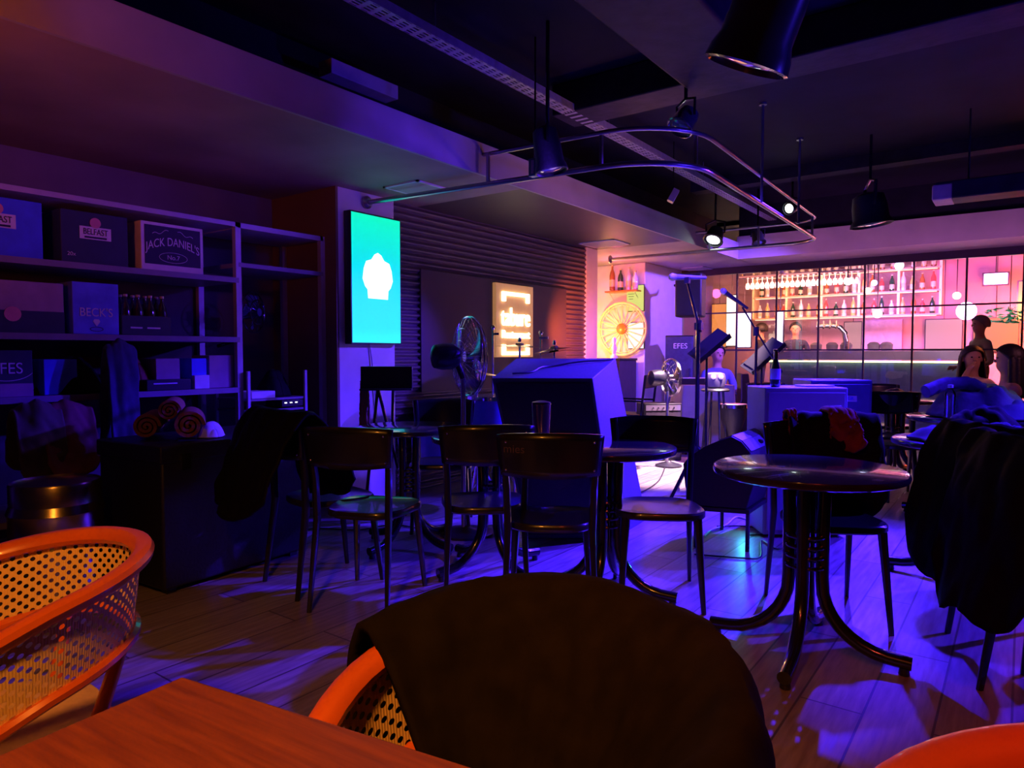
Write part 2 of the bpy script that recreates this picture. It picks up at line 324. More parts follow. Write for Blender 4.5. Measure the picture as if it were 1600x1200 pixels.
# soffit along the left wall: near plaster piece, dark stage piece, far plaster piece
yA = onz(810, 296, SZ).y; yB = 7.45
o = MB().bbox((-5.3, -2.6, 2.56), (-3.72, YG, CZ)).build('dark_void_above_soffit', m_black); struct(o)  # black box put where the soffit opens into an unlit void
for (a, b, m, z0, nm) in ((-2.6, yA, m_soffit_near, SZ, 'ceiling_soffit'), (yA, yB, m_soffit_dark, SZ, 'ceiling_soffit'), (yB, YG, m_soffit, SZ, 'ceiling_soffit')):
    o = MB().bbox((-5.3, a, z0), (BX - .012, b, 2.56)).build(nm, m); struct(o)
o = MB().bbox((BX - .012, -2.6, SZ), (BX + .01, YG, 2.68)).build('trim_soffit_edge', m_soffit); struct(o, 'pale plaster front edge of the soffit')
o = MB().bbox((BX - .012, 9.3, SZ), (4.6, YG + .15, 2.76)).build('trim_far_beam', m_soffit); struct(o, 'plaster beam over the glass partition')
o = MB().bbox((BX, 9.34, 2.7), (4.6, YG + .15, CZ)).build('wall_above_beam', m_black); struct(o)
# left walls
o = MB().bbox((XN - .2, -2.6, 0), (XN, 3.46, SZ)).build('wall_left', m_wall); struct(o)
g = MB(); g.bbox((XN - .2, 3.46, 0), (-4.2, 4.04, SZ)); o = g.build('wall_left_column', [m_colw], bevel=.004); struct(o, 'pale column that carries the screen')
o = MB().bbox((XN, 3.44, 0), (-4.2, 3.462, SZ)).build('wall_niche_side', m_brown); struct(o, 'warm lit brown side of the column beside the shelf')
def corr(u, v):
    z = u * SZ; p = .056; a = (z % p) / p; return V((XW + .012 + .014 * sin(2 * pi * z / p), 4.04 + v * (7.2 - 4.04), z))
g = MB(); g.grid(corr, 440, 1); g.bbox((XN, 4.04, 0), (XW - .005, 7.2, SZ)); o = g.build('wall_stage', m_corr, ang=80); struct(o, 'dark wall of horizontal ribs behind the stage')
o = MB().bbox((XW, 4.37, .86), (XW + .035, 6.74, 1.93)).build('wall_stage_panel', m_panel, bevel=.003); struct(o, 'flat dark panel set into the ribbed wall')
o = MB().bbox((XN - .1, 7.2, 0), (XW + .03, 7.46, SZ)).build('wall_alcove_jamb', m_colw); struct(o)
o = MB().bbox((XN - .3, 7.46, 0), (XN - .12, 8.85, SZ)).build('wall_alcove_left', m_colw); struct(o)
o = MB().bbox((XN - .3, 8.85, 0), (XW, YG + .1, SZ)).build('wall_far_column', m_colw, bevel=.01); struct(o)
# walls the photo does not reach but that close the room
o = MB().bbox((-5.3, -2.7, 0), (4.6, -2.6, CZ)).build('wall_rear', m_wall); struct(o)
o = MB().bbox((4.6, -2.7, 0), (4.7, 18, CZ)).build('wall_right', m_black); struct(o)
# partition of glass panes, standing in for a mirror tile wall
g = MB(); xs = [-4.24 + .28] + [-3.40 + .5625 * i for i in range(-0, 9)]
for x in xs: g.box((x, YG, 1.18), (.022, .03, 2.36))
for z in (.145, .695, 1.245, 1.795): g.box((-1.4, YG, z), (5.7, .026, .02))
g.box((-1.4, YG, 2.41), (5.7, .05, .1)); g.box((-1.4, YG, .03), (5.7, .05, .06))
o = g.build('window_1_frame', m_mull); struct(o, 'dark grid of glazing bars in the partition')
o = MB().bbox((-4.25, YG + .012, .05), (1.45, YG + .02, 2.38)).build('window_1', m_glass); struct(o, 'grid of tinted panes standing in for mirror tiles, made up bar beyond')
o = MB().bbox((1.45, YG, 0), (4.6, YG + .1, CZ)).build('wall_far_right', m_wall); struct(o)
# bar room added beyond the glass in place of the mirror's reflection
m_barw = M('bar_back_wall', (.55, .36, .38), .6, var=.15, scale=2)
m_barp = M('bar_pink_wall', (.62, .34, .5), .6, var=.1, scale=2)
m_baro = M('bar_orange_wall', (.7, .34, .18), .6, var=.2, scale=2)
o = MB().bbox((-6.5, 15.2, 0), (-1.35, 15.3, 3.2)).build('wall_bar_back', m_barw); struct(o)
o = MB().bbox((-1.35, 15.2, 0), (.35, 15.3, 3.2)).build('wall_bar_middle', m_barp); struct(o)
o = MB().bbox((.35, 15.2, 0), (4.6, 15.3, 3.2)).build('wall_bar_right', m_baro); struct(o)
o = MB().bbox((-6.6, YG + .1, 0), (-6.5, 15.3, 3.2)).build('wall_bar_left', m_barw); struct(o)
o = MB().bbox((-6.5, YG + .16, 3.1), (4.6, 15.3, 3.2)).build('ceiling_bar', m_black); struct(o)
o = MB().bbox((-6.6, YG + .02, 0), (-5.3, YG + .12, 3.2)).build('wall_bar_front', m_barw); struct(o)

def heap(name, label, c, rx, ry, h, mat, seed, rot=0, cat='jacket', nu=60, amp=.3, group=None, zb=0.):
    R = Matrix.Rotation(rot, 3, 'Z'); c = V(c)
    def fn(u, v):
        a = 2 * pi * u; q = v
        rr = q * (1 + .22 * nz((cos(a) * 1.5 + seed, sin(a) * 1.5, seed), 1.2)); x = cos(a) * rx * rr; y = sin(a) * ry * rr
        z = h * (1 - q ** 2.6) * (1 + amp * nz((x * 5 + seed, y * 9, seed * 2), 1.3)) + .06 * h * nz((x * 18, y * 22, seed), 1.4) * (1 - q) * 4 * amp
        z += .05 * abs(nz((x * 9 + seed, y * 4 + z * 2, 2), 1.5)) * (1 - q ** 4)
        return c + R @ V((x, y, max(z, 0.004) + zb))
    g = MB(); g.grid(fn, nu, 22); n = 22
    o = g.build(name, mat, ang=80, solid=.01); centred(o); tag(o, label, cat, group); return o
# ================================================================== FRONT: table, cane chairs, coat
t = thing('wooden_table', 'orange brown wooden table in the bottom left foreground', 'table', (0, 0, 0))
c0 = onz(285, 1056, .75); rzt = radians(5)
t.location = (c0.x, c0.y, 0); t.rotation_euler = (0, 0, rzt)
MB().prism([(0, 0), (0, -1.05), (.72, -1.05), (.72, .058)], (0, 0, .715), (1, 0, 0), (0, 1, 0), (0, 0, .035)).build('tabletop', m_wood, t, bevel=.004)
MB().bbox((.08, -.97, .63), (.64, -.08, .714)).build('apron', m_rattan, t)
for x in (.1, .62):
    for y in (-.1, -.95): MB().tube([(x, y, .714), (x, y, 0)], [.032, .022], 12).build('leg', m_rattan, t)

def cane_chair(label, loc, rz, r=.28):
    t = thing('cane_armchair', label, 'chair', loc, rz, 'cane barrel armchairs at the wooden table')
    A = radians(128)
    def zt(a): q = abs(a) / A; return .80 - .10 * q ** 2 - .10 * max(0, q - .62) ** 1.5 * 2.2
    def P(a, z, rr=r, fl=.0): rr = rr + (z - .55) * .12 + fl; return V((-sin(a) * rr, cos(a) * rr, z))   # back points to +Y
    n = 40; top = [P(-A + 2 * A * i / n, zt(-A + 2 * A * i / n)) for i in range(n + 1)]
    g = MB(); g.tube(top, .019, 10, flat=1.25, up=(0, 0, 1)); g.build('top_rail', m_rattan, t)
    g = MB(); g.tube([P(-A + 2 * A * i / n, zt(-A + 2 * A * i / n) - .17) for i in range(n + 1)], .013, 8, flat=1.2, up=(0, 0, 1)); g.build('lower_rail', m_rattan, t)
    per = 2 * A * r / .024
    g = MB(); g.grid(lambda u, v: P(-A + 2 * A * u, zt(-A + 2 * A * u) - .17 * v, r, -.002), 64, 6, uvfn=lambda u, v: (u * per, v * .17 / .024)); g.build('cane_panel', m_cane, t, ang=80)
    g = MB()
    for k in (-1, 1): g.tube([P(k * A, zt(A)), P(k * A, zt(A) - .09, r, .004), P(k * A, zt(A) - .18), P(k * A * .93, .44, r - .03)], .016, 10)
    g.build('arm_support', m_rattan, t)
    g = MB(); g.lathe([(r - .05, .385), (r - .03, .39), (r - .03, .425), (r - .05, .43)], n=40); g.build('seat_frame', m_rattan, t)
    g = MB(); g.lathe([(.001, .43), (r - .06, .432), (r - .045, .45), (r - .055, .475), (r - .1, .485), (.001, .49)], n=40); g.build('seat_cushion', m_cushion, t)
    for a in (45, 135, 225, 315):
        a = radians(a); q = r - .05
        top_ = V((cos(a) * q, sin(a) * q, .44)); bot = V((cos(a) * (q + .07), sin(a) * (q + .07), 0))
        g = MB()
        if a < pi: # rear legs run up to the lower rail
            g.tube([P((a - pi / 2), zt(a - pi / 2) - .17), top_, bot], [.013, .017, .011], 10)
        else: g.tube([top_, bot], [.018, .012], 10)
        g.build('leg', m_rattan, t)
    return t
c1 = cane_chair('orange cane barrel armchair with cream seat at the left edge', cw(-1.035, 1.36), hd(42), .235); c1.scale = (1, 1, .97)
c2 = dup(c1, (-.54, .68, 0), radians(-4), 'cane barrel armchair mostly hidden under the big black coat'); c2.scale = (1.03, 1.03, .95)
c3 = dup(c1, tuple(cw(.49, .37)), radians(-8), 'cane barrel armchair whose top rail just shows at the bottom right corner'); c3.scale = (1.1, 1.1, 1.03)

def coat(name, label, top, n0, n1, dropA, dropB, mat, w=.045, flare=.08, seed=0, cat='jacket', wr=.02, flA=None, group=None, zig=.03, nu=44, nv=44, nrm=None, quilt=0):
    """cloth hung over a line of points; dropA falls on the -normal side, dropB on the +normal side"""
    top = [V(p) for p in top]; k = len(top) - 1; LN = sum((top[i + 1] - top[i]).length for i in range(len(top) - 1)) / .5
    def TP(u):
        x = min(max(u, 0), 1) * k; i = min(int(x), k - 1); f = x - i; return top[i].lerp(top[i + 1], f)
    def NR(u):
        if nrm: return nrm(u)
        e = .02; d = TP(min(u + e, 1)) - TP(max(u - e, 0)); d.z = 0; d.normalize(); return V((-d.y, d.x, 0))
    def fn(u, v):
        s = v * 2 - 1; a = abs(s); N_ = NR(u); p = TP(u).copy(); dr = dropB if s > 0 else dropA
        dr = dr * (1 + zig * 4 * nz((u * 3 + seed, s, 1), 1.3)); edge = abs(u - .5) * 2
        dr *= 1 - .25 * edge ** 3
        off = (w * (1 - exp(-a * 9)) + (flA if (flA is not None and s < 0) else flare) * a) * (1 if s > 0 else -1)
        q = nz((u * 3.6 * LN + seed, s * 1.8, seed * 1.7), 1.5) + .5 * nz((u * 8 * LN + seed + s * 3, s * 5, 3.1), 1.5)
        off += wr * q * (1 if s > 0 else -1)
        if quilt: off += .008 * abs(sin(a * dr * quilt)) * (1 if s > 0 else -1)
        p += N_ * off; p.z += .02 - dr * max(0, a - .03) + .012 * nz((u * 6, seed, 5), 1.2)
        return p
    g = MB(); g.grid(fn, nu, nv); o = g.build(name, mat, None, ang=80, solid=.014); centred(o)
    tag(o, label, cat, group); return o
# big coat over the front armchair
def rim(a, z, c=(-.54, .68), r=.305): return V((c[0] - sin(a) * r, c[1] + cos(a) * r, z))
ct = [rim(radians(80 - 214 * i / 22), .805 - (.07 if i < 9 else .04) * (abs(i - 9) / 9) ** 2) for i in range(23)]
coat('black_coat', 'big black coat draped over the foreground armchair', ct, 0, 0, .38, .5, m_coat2, w=.03, flare=.05, flA=.24, seed=2, wr=.012, nrm=lambda u: (rim(radians(80 - 214 * u), 0) - V((-.54, .68, 0))).normalized(), nu=80, nv=60)

# ================================================================== BISTRO CHAIRS AND TABLES
def bistro_chair():
    t = thing('bistro_chair', '', 'chair')
    g = MB(); out = []
    for i in range(40):
        a = 2 * pi * i / 40; c_, s_ = cos(a), sin(a); e = .62
        x = abs(c_) ** e * (1 if c_ > 0 else -1) * .205; y = abs(s_) ** e * (1 if s_ > 0 else -1) * .2; x *= 1 + .12 * y / .2; out.append((x, y + .01))
    def ring(k, z): return [V((x * k, y * k, z)) for x, y in out]
    rs = [ring(.97, .425), ring(1, .432), ring(1, .452), ring(.97, .46), ring(.86, .452), ring(.5, .447)]
    vs = [p for r_ in rs for p in r_]; n = 40
    g.add(vs, [(i * n + j, i * n + (j + 1) % n, (i + 1) * n + (j + 1) % n, (i + 1) * n + j) for i in range(5) for j in range(n)] + [tuple(range(n))[::-1], tuple(5 * n + j for j in range(n))])
    g.build('seat', m_seat, t)
    for k in (-1, 1):
        MB().tube([(k * .195, -.262, 0), (k * .18, -.205, .43), (k * .185, -.21, .62), (k * .2, -.245, .86)], [.013, .021, .021, .016], 8, flat=.8).build('back_post', m_chair, t)
        MB().tube([(k * .19, .215, 0), (k * .165, .165, .43)], [.012, .021], 8).build('front_leg', m_chair, t)
    def plate(x, z): return V((x, -.215 - (z - .62) * .14 - .05 * (1 - (x / .22) ** 2), z))
    g = MB(); H = .87; nu = 16
    def pl(u, v, off=0):
        x = -.225 + .45 * u; zt = H - .012 * (abs(x) / .225) ** 3; zb = .675 + .012 * (abs(x) / .225) ** 2; x2 = x * (1 - .08 * (1 - v)); p = plate(x2, zb + (zt - zb) * v); p.y += off; return p
    g.grid(lambda u, v: pl(u, v), nu, 6); b = g.build('backrest', m_chair, t, ang=60, solid=.014)
    g = MB()
    for k in (-1, 1):
        for z in (.71, .83): q = plate(k * .185, z); g.ball((q.x, q.y - .008, q.z), .006, 8)
    g.build('rivet', m_chrome, b)
    return t
ch = bistro_chair(); used = [False]
GC = 'black bistro chairs'
def chair(lat, d, head, label, z=0):
    loc = cw(lat, d, z)
    if not used[0]:
        used[0] = True; ch.location = loc; ch.rotation_euler = (0, 0, hd(head)); ch['label'] = label; ch['group'] = GC; return ch
    return dup(ch, loc, hd(head), label, GC)
def L_(px, d): return (px - 800) / FPX * d
C4 = chair(L_(862, 2.9) + .01, 3.13, 4, 'black bistro chair with scratched lettering on its curved back, nearest in the middle')
C3 = chair(L_(752, 3.25), 3.47, -6, 'black bistro chair with plain curved back, left of the lettered chair')
C2 = chair(L_(568, 3.2), 3.36, 14, 'black bistro chair with bare back plate left of centre, facing the teal lit table')
C1 = chair(L_(468, 3.5) + .1, 3.62, 48, 'black bistro chair under a black coat beside the dark chest')
C5 = chair(L_(1030, 3.36), 3.36, 186, 'black bistro chair facing the camera, right of the cup table')
C6 = chair(L_(1302, 3.1), 3.12, 184, 'black bistro chair with coat and rust scarf behind the front round table')
C7 = chair(2.15, 2.75, 84, 'black bistro chair under long black coats at the right edge')
C9 = chair(L_(690, 4.75), 4.75, 178, 'black bistro chair on the far side of the teal lit table')
C11 = chair(L_(1410, 5.7), 5.7, 184, 'black bistro chair standing alone left of the jacket pile table')
C12 = chair(L_(1390, 7.2), 7.2, 184, 'black bistro chair at the far table near the glass')
C13 = chair(L_(1318, 6.9), 6.9, 172, 'black bistro chair with white cloth behind the blue cabinets')
C14 = chair(L_(1212, 7.6), 7.6, 176, 'black bistro chair behind the beer bottle, far back')
C15 = chair(L_(1385, 6.2), 6.25, 10, 'black bistro chair with its back to us before the far table')
# scratched letters on the back of the middle chair
text('scratched_lettering', 'mies', .05, (-.15, -.262, .80), (1, .02, 0), (0, 0, 1), M('scratched_paint', (.12, .07, .05), .6), None, .0008)
sl = bpy.data.objects['scratched_lettering']; sl.data.transform(Matrix.Translation((-.0, -.0, 0)));
bk = [c for c in C4.children if c.name.startswith('backrest')][0]
for v in sl.data.vertices:
    v.co.y = -.215 - (v.co.z - .62) * .14 - .05 * (1 - (v.co.x / .22) ** 2) - .0085 - (.0 if v.co.y > -.262 else .0006)
sl.parent = bk

def bistro_table(r=.36, h=.75):
    t = thing('bistro_table', '', 'table')
    MB().lathe([(.001, h - .035), (r - .02, h - .035), (r - .004, h - .028), (r, h - .015), (r - .004, h - .004), (r - .012, h), (.001, h)], n=64).build('tabletop', m_ttop, t)
    for k in range(4):
        a = pi / 4 + k * pi / 2; c_, s_ = cos(a), sin(a); p = []
        p.append((c_ * .068, s_ * .068, h - .036)); p.append((c_ * .062, s_ * .062, .5)); p.append((c_ * .062, s_ * .062, .32))
        for i in range(1, 9): q = i / 8 * pi / 2 * .93; rr = .062 + .26 * (1 - cos(q)); zz = .30 - .25 * sin(q); p.append((c_ * rr, s_ * rr, zz))
        p.append((c_ * .375, s_ * .375, .046))
        l = MB().tube(p, .0255, 12).build('leg', m_tube, t)
        MB().lathe([(.018, 0), (.02, .004), (.016, .03)], (c_ * .35, s_ * .35, 0), 12).build('foot', m_plastic, l)
    g = MB()
    for z in (.36, .4, .44, .48):
        g.tube([(cos(2 * pi * i / 24) * .07, sin(2 * pi * i / 24) * .07, z) for i in range(24)], .0085, 8, closed=True)
    g.build('collar', m_tube, t)
    MB().box((0, 0, h - .04), (.36, .05, .008)).box((0, 0, h - .041), (.05, .36, .008)).build('top_bracket', m_tube, t)
    return t
tb = bistro_table(); GT = 'round black bistro tables'
def place_t(o, lat, d, rot, label, sc=1.):
    if o is None: o = dup(tb, (0, 0, 0), 0, label, GT)
    o.location = cw(lat, d); o.rotation_euler = (0, 0, TH + rot); o['label'] = label; o['group'] = GT; o.scale = (sc, sc, 1); return o
T1 = place_t(tb, 1.17, 2.72, radians(12), 'round black bistro table on its own at front right')
T2 = place_t(None, L_(948, 3.36), 3.36, radians(20), 'round black bistro table with an orange reflection, right of the metal cup', .94)
T3 = place_t(None, L_(638, 4.25), 4.25, radians(10), 'round black bistro table with teal sheen below the screen', .9)
T4 = place_t(None, L_(766, 3.78), 3.78, radians(-8), 'round black bistro table that carries the metal cup', .9)
T5 = place_t(None, 2.36, 3.58, radians(5), 'round black bistro table under the dark jackets at right', .95)
T6 = place_t(None, L_(1524, 4.9), 4.9, radians(0), 'round pinkish table under the pile of blue jackets', 1.18)
T7 = place_t(None, L_(1400, 6.75), 6.75, radians(0), 'round table at the far end near the glass', 1.05)
# metal cup
p = pd(846, 3.66, .751); t = thing('metal_tumbler', 'shiny metal tumbler on the middle bistro table', 'cup', p)
MB().lathe([(.04, 0), (.044, .004), (.052, .175), (.053, .18), (.049, .178), (.042, .01), (.001, .008)], n=32).build('cup_body', M('amber_metal', (.75, .5, .28), .18, metal=1), t)
MB().lathe([(.03, .18), (.05, .181), (.05, .19), (.02, .197), (.001, .197)], n=32).build('lid', m_plastic, t)

# coats on the chairs
def over_chair(C, u0=-.24, u1=.24, z=.885):
    R = Matrix.Rotation(C.rotation_euler[2], 3, 'Z'); out = []
    for i in range(9):
        x = u0 + (u1 - u0) * i / 8; y = -.215 - .035 - .05 * (1 - min(1, (x / .22) ** 2)); out.append(C.location + R @ V((x, y, z)))
    return out
def cn(C, s=-1): R = Matrix.Rotation(C.rotation_euler[2], 3, 'Z'); q = R @ V((0, s, 0)); return lambda u: q
coat('black_coat', 'black coat hanging over the leftmost bistro chair', over_chair(C1, -.29, .34, .9), 0, 0, .46, .52, m_coat, w=.06, flare=.17, seed=5, nrm=cn(C1))
coat('black_coat', 'black padded coat on the chair behind the front round table', over_chair(C6, -.31, .1, .885), 0, 0, .5, .46, m_coat, w=.05, flare=.09, seed=9, nrm=cn(C6), quilt=30)
coat('rust_scarf', 'rust red scarf bunched over the coat behind the front round table', over_chair(C6, -.21, -.08, .905), 0, 0, .2, .12, m_red, w=.06, flare=.05, seed=12, cat='scarf', wr=.05, nrm=cn(C6))
coat('rust_scarf', 'narrow rust red scarf strip hanging beside the bunched scarf', over_chair(C6, .06, .10, .9), 0, 0, .13, .1, m_red, w=.03, flare=.02, seed=14, cat='scarf', wr=.02, nrm=cn(C6), nu=14)
coat('black_coat', 'long black coat on the chair at the right edge', over_chair(C7, -.25, .25, .9), 0, 0, .52, .6, m_coat, w=.06, flare=.13, flA=.3, seed=21, nrm=cn(C7))
heap('black_coat', 'bulky black coat heaped on the seat of the chair at the right edge', C7.location + V((0, 0, .462)), .22, .2, .4, m_coat, 24, C7.rotation_euler[2], amp=.25)

C16 = chair(1.93, 2.22, 90, 'black bistro chair at the very right edge, nearest the camera, cut off by the frame')
coat('black_coat', 'tall black coat cut off by the right edge, nearest of the coats', over_chair(C16, -.25, .25, .91), 0, 0, .6, .62, m_coat, w=.06, flare=.1, seed=27, nrm=cn(C16))
# pile of jackets
p = pd(1535, 4.86, .757)
heap('blue_jacket', 'pale blue denim jacket piled on the pinkish round table', p + RT * .02, .36, .26, .23, m_denim, 3, TH, amp=.5)
heap('dark_jacket', 'dark navy jacket under the pale denim jacket', p + RT * .12 - F0 * .18, .36, .17, .1, m_navy, 8, TH, amp=.4)
def sleeve(name, label, pts, r, mat, cat='jacket'):
    g = MB(); pts = [V(p) for p in pts]; out = []
    for i in range(len(pts) - 1):
        for k in range(6): out.append(pts[i].lerp(pts[i + 1], k / 6))
    out.append(pts[-1]); rs = [r * (1 + .25 * nz((i * .9, r * 50, 2), 1)) for i in range(len(out))]
    g.tube(out, rs, 12, flat=.8); o = g.build(name, mat, ang=80); centred(o); tag(o, label, cat); return o
sleeve('denim_sleeve_bundle', 'light denim shirt folded along the left of the jacket pile', [atd(1446, 612, 4.7), atd(1475, 600, 4.75), atd(1510, 598, 4.8), atd(1535, 608, 4.8)], .045, m_denim, 'shirt')
heap('navy_jacket', 'navy jacket spread on the dark table at right', cw(2.36, 3.5, .757), .30, .24, .07, m_navy, 31, TH, amp=.5)
heap('black_jacket', 'black jacket lying behind the navy jacket on the dark table', cw(2.52, 3.72, .757), .24, .17, .11, m_coat, 37, TH, amp=.5)

# clear water bottle
def bottle_prof(h, r, neck=.3, nr=.35): return [(r * .9, 0), (r, .01), (r, h * (1 - neck - .12)), (r * .8, h * (1 - neck)), (r * nr, h * (1 - neck * .55)), (r * nr, h * .96), (r * nr * 1.15, h * .965), (r * nr * 1.15, h)]
p = pd(1486, 4.66, .752); t = thing('water_bottle', 'clear ribbed water bottle on the pinkish round table', 'bottle', p)
MB().lathe([(.03, 0), (.036, .01)] + [(.036 - .003 * (i % 2), .02 + i * .014) for i in range(11)] + [(.03, .185), (.015, .205), (.015, .215)], n=24).build('bottle_body', m_clear, t)
MB().lathe([(.017, .215), (.017, .235), (.001, .236)], n=20).build('cap', m_paper, t)

# ================================================================== STAGE GEAR
# leaning cabinet in the middle
dn, df = 4.4, 4.95
FL = atd(768, 591, dn); FR = atd(926, 591, dn); BR = atd(962, 560, df); BL = atd(806, 560, df)
def fl(px, py): return onz(px, py, 0.0)
bFL, bFR, bBR, bBL = fl(824, 842), fl(962, 842), fl(1010, 812), fl(858, 812)
t = thing('speaker_cabinet', 'large leaning black speaker cabinet behind the middle tables', 'speaker', ((bFL + bFR + bBR + bBL) / 4))
q = t.location; 
MB().hexa([p - q for p in (bFL, bFR, bBR, bBL, FL, FR, BR, BL)]).build('cabinet', m_spkblue, t, bevel=.006)
nf = ((FR - FL).cross(bFL - FL)).normalized(); nf = nf if nf.dot(F0) < 0 else -nf
def bil(a, b, c, d, u, v): return a.lerp(b, u).lerp(d.lerp(c, u), v)
g = MB(); P4 = [bil(bFL, bFR, FR, FL, u, v) - q + nf * .004 for u, v in ((.03, .03), (.97, .03), (.97, .97), (.03, .97))]
g.hexa([P4[0], P4[1], P4[2], P4[3]] + [p + nf * .01 for p in P4]); g.build('front_panel', m_spk, t)
g = MB(); h = [bil(bFL, bFR, FR, FL, u, v) - q + nf * .016 for u, v in ((.25, .62), (.75, .62), (.75, .66), (.25, .66))]
g.hexa(h + [p + nf * .02 for p in h]); g.build('handle', m_plastic, t)
g = MB(); g.tube([FL.lerp(BR, f) + V((0, 0, .012 + .004 * sin(f * 20))) + RT * .06 * sin(f * 9) for f in [i / 30 * .8 + .1 for i in range(31)]], .006, 8); o = centred(g.build('black_cable', m_plastic)); tag(o, 'thin black cable lying on top of the large speaker cabinet', 'cable')

# pedestal fan
def fan(name, label, base, zc, R, axis_head, labelcat='fan', cagemat=m_clear, ntube=28):
    t = thing(name, label, labelcat, base, hd(axis_head))     # local +Y is the blowing axis
    MB().lathe([(R * .7, 0), (R * .7, .015), (R * .5, .03), (.03, .05), (.02, .06)], n=28).build('base', m_plastic, t)
    MB().tube([(0, -.02, .05), (0, -.02, zc - .12)], .016, 12).build('pole', m_steel, t)
    MB().lathe([(.03, -.24), (.075, -.22), (.085, -.17), (.085, -.1), (.06, -.06), (.02, -.05)], (0, 0, zc), 20, (0, 1, 0)).build('motor', m_plastic, t)
    g = MB(); g.tube([(0, -.02, zc - .14), (0, -.06, zc - .05), (0, -.1, zc - .03)], .022, 10); g.build('tilt_joint', m_plastic, t)
    g = MB()
    for k in range(ntube):
        a = 2 * pi * k / ntube
        for s in (-1, 1):
            g.tube([(cos(a) * R * q, s * (.06 * (1 - q ** 3) + .008) + .02, zc + sin(a) * R * q) for q in (.12, .4, .7, .9, 1.)], .0018, 5, caps=False)
    for q in (1., .98, .7, .4):
        for s in (-1, 1):
            y = s * (.06 * (1 - q ** 3) + .008) + .02
            g.tube([(cos(2 * pi * i / 40) * R * q, y, zc + sin(2 * pi * i / 40) * R * q) for i in range(40)], .0032 if q > .9 else .002, 6, closed=True)
    g.build('cage', m_chrome, t)
    for k in range(3):
        a0 = 2 * pi * k / 3 + .5
        def bl(u, v): rr = R * (.15 + .75 * u); a = a0 + (v - .5) * 1.3 * (.6 + .4 * u); return V((cos(a) * rr, .02 + (v - .5) * .05, zc + sin(a) * rr))
        MB().grid(bl, 6, 6).build('blade', m_fanblade, t, ang=80, solid=.003)
    MB().lathe([(.035, -.01), (.035, .05), (.001, .055)], (0, 0, zc), 16, (0, 1, 0)).build('hub', m_chrome, t)
    return t
z0 = atd(742, 557, 4.55).z
fan('pedestal_fan', 'chrome caged pedestal fan left of the big speaker cabinet', pd(728, 4.55), z0, .262, 62)
z1 = atd(1052, 590, 7.3).z
fan('small_fan', 'small white caged fan on the stage in front of the far column', pd(1046, 7.3), z1, .2, 72, ntube=20)

# drum kit
def stand(name, label, base, htop, cat='stand', spread=.22, zj=.35, r=.009, mat=None, rot=0., pole_top=None):
    t = thing(name, label, cat, base, rot); mat = mat or m_chrome
    MB().tube([(0, 0, .06), (0, 0, htop)], [r * 1.3, r], 10).build('pole', mat, t)
    for k in range(3):
        a = 2 * pi * k / 3 + .3; MB().tube([(0, 0, zj), (cos(a) * spread, sin(a) * spread, .01)], r * .9, 8).build('leg', mat, t)
    return t
def cymbal(label, px, py, d, R, tilt, head, pair=False):
    c = atd(px, py, d); st = stand('cymbal_stand', label, V((c.x, c.y, 0)), c.z, 'cymbal', rot=hd(head)); Q = Matrix.Rotation(radians(tilt), 3, 'Y')
    for k in ((0, 1) if pair else (0,)):
        g = MB(); g.lathe([(.004, .025), (.03, .02), (.04, .006), (R, -.012 if k == 0 else .006)], (0, 0, 0), 40)
        m = g.build('cymbal', m_cym, st, ang=30, solid=.003); m.location = (0, 0, c.z - .03 * k); m.rotation_euler = (0, radians(tilt), 0)
    MB().lathe([(.014, .03), (.016, .05), (.008, .07), (.001, .07)], (0, 0, c.z), 12).build('wing_nut', m_chrome, st)
cymbal('large flat brass cymbal left of the drum kit, before the lit sign', 812, 540, 5.9, .21, 2, 0)
cymbal('pair of tilted hi-hat cymbals at the right of the drum kit', 866, 545, 5.7, .17, -9, 0, True)
cymbal('small low cymbal behind the caged fan', 745, 582, 5.5, .17, 4, 0)
def drum(label, lat, d, z0_, z1_, R, name='floor_tom'):
    t = thing(name, label, 'drum', cw(lat, d, 0))
    MB().lathe([(R, z0_), (R, z1_)], n=36).build('shell', m_drumw, t)
    for z in (z0_, z1_): MB().lathe([(R - .004, z - .015), (R + .01, z - .015), (R + .01, z + .015), (R - .004, z + .015)], n=36).build('hoop', m_chrome, t)
    MB().lathe([(.001, z1_ + .006), (R - .002, z1_ + .004)], n=36).build('drumhead', m_paper, t)
    for k in range(3): a = 2 * pi * k / 3; MB().tube([(cos(a) * (R + .015), sin(a) * (R + .015), z1_ - .1), (cos(a) * (R + .03), sin(a) * (R + .03), 0)], .008, 8).build('leg', m_chrome, t)
    return t
drum('blue floor tom behind the pedestal fan', L_(768, 5.3), 5.3, .4, .86, .19)
drum('blue snare drum in the middle of the drum kit', L_(842, 6.5), 6.5, .72, .86, .17, 'snare_drum')
drum('blue bass drum shell left of the floor tom', L_(690, 5.9), 5.9, .25, .72, .24, 'low_drum')
# music stand heads with clamps near the sign
t = stand('clip_stand', 'thin stand with clamp heads right of the lit sign', pd(845, 6.1), atd(846, 520, 6.1).z)
MB().ball((0, 0, atd(846, 520, 6.1).z), .02, 10).box((.03, 0, atd(846, 528, 6.1).z), (.08, .02, .02), .4).build('clamp', m_chrome, t)
t = stand('clip_stand', 'thin stand with clamp head left of the lit sign, behind the fan', pd(770, 6.2), atd(770, 512, 6.2).z)
MB().ball((0, 0, atd(770, 512, 6.2).z), .024, 10).box((.03, 0, atd(770, 522, 6.2).z), (.09, .02, .02), -.4).build('clamp', m_chrome, t)

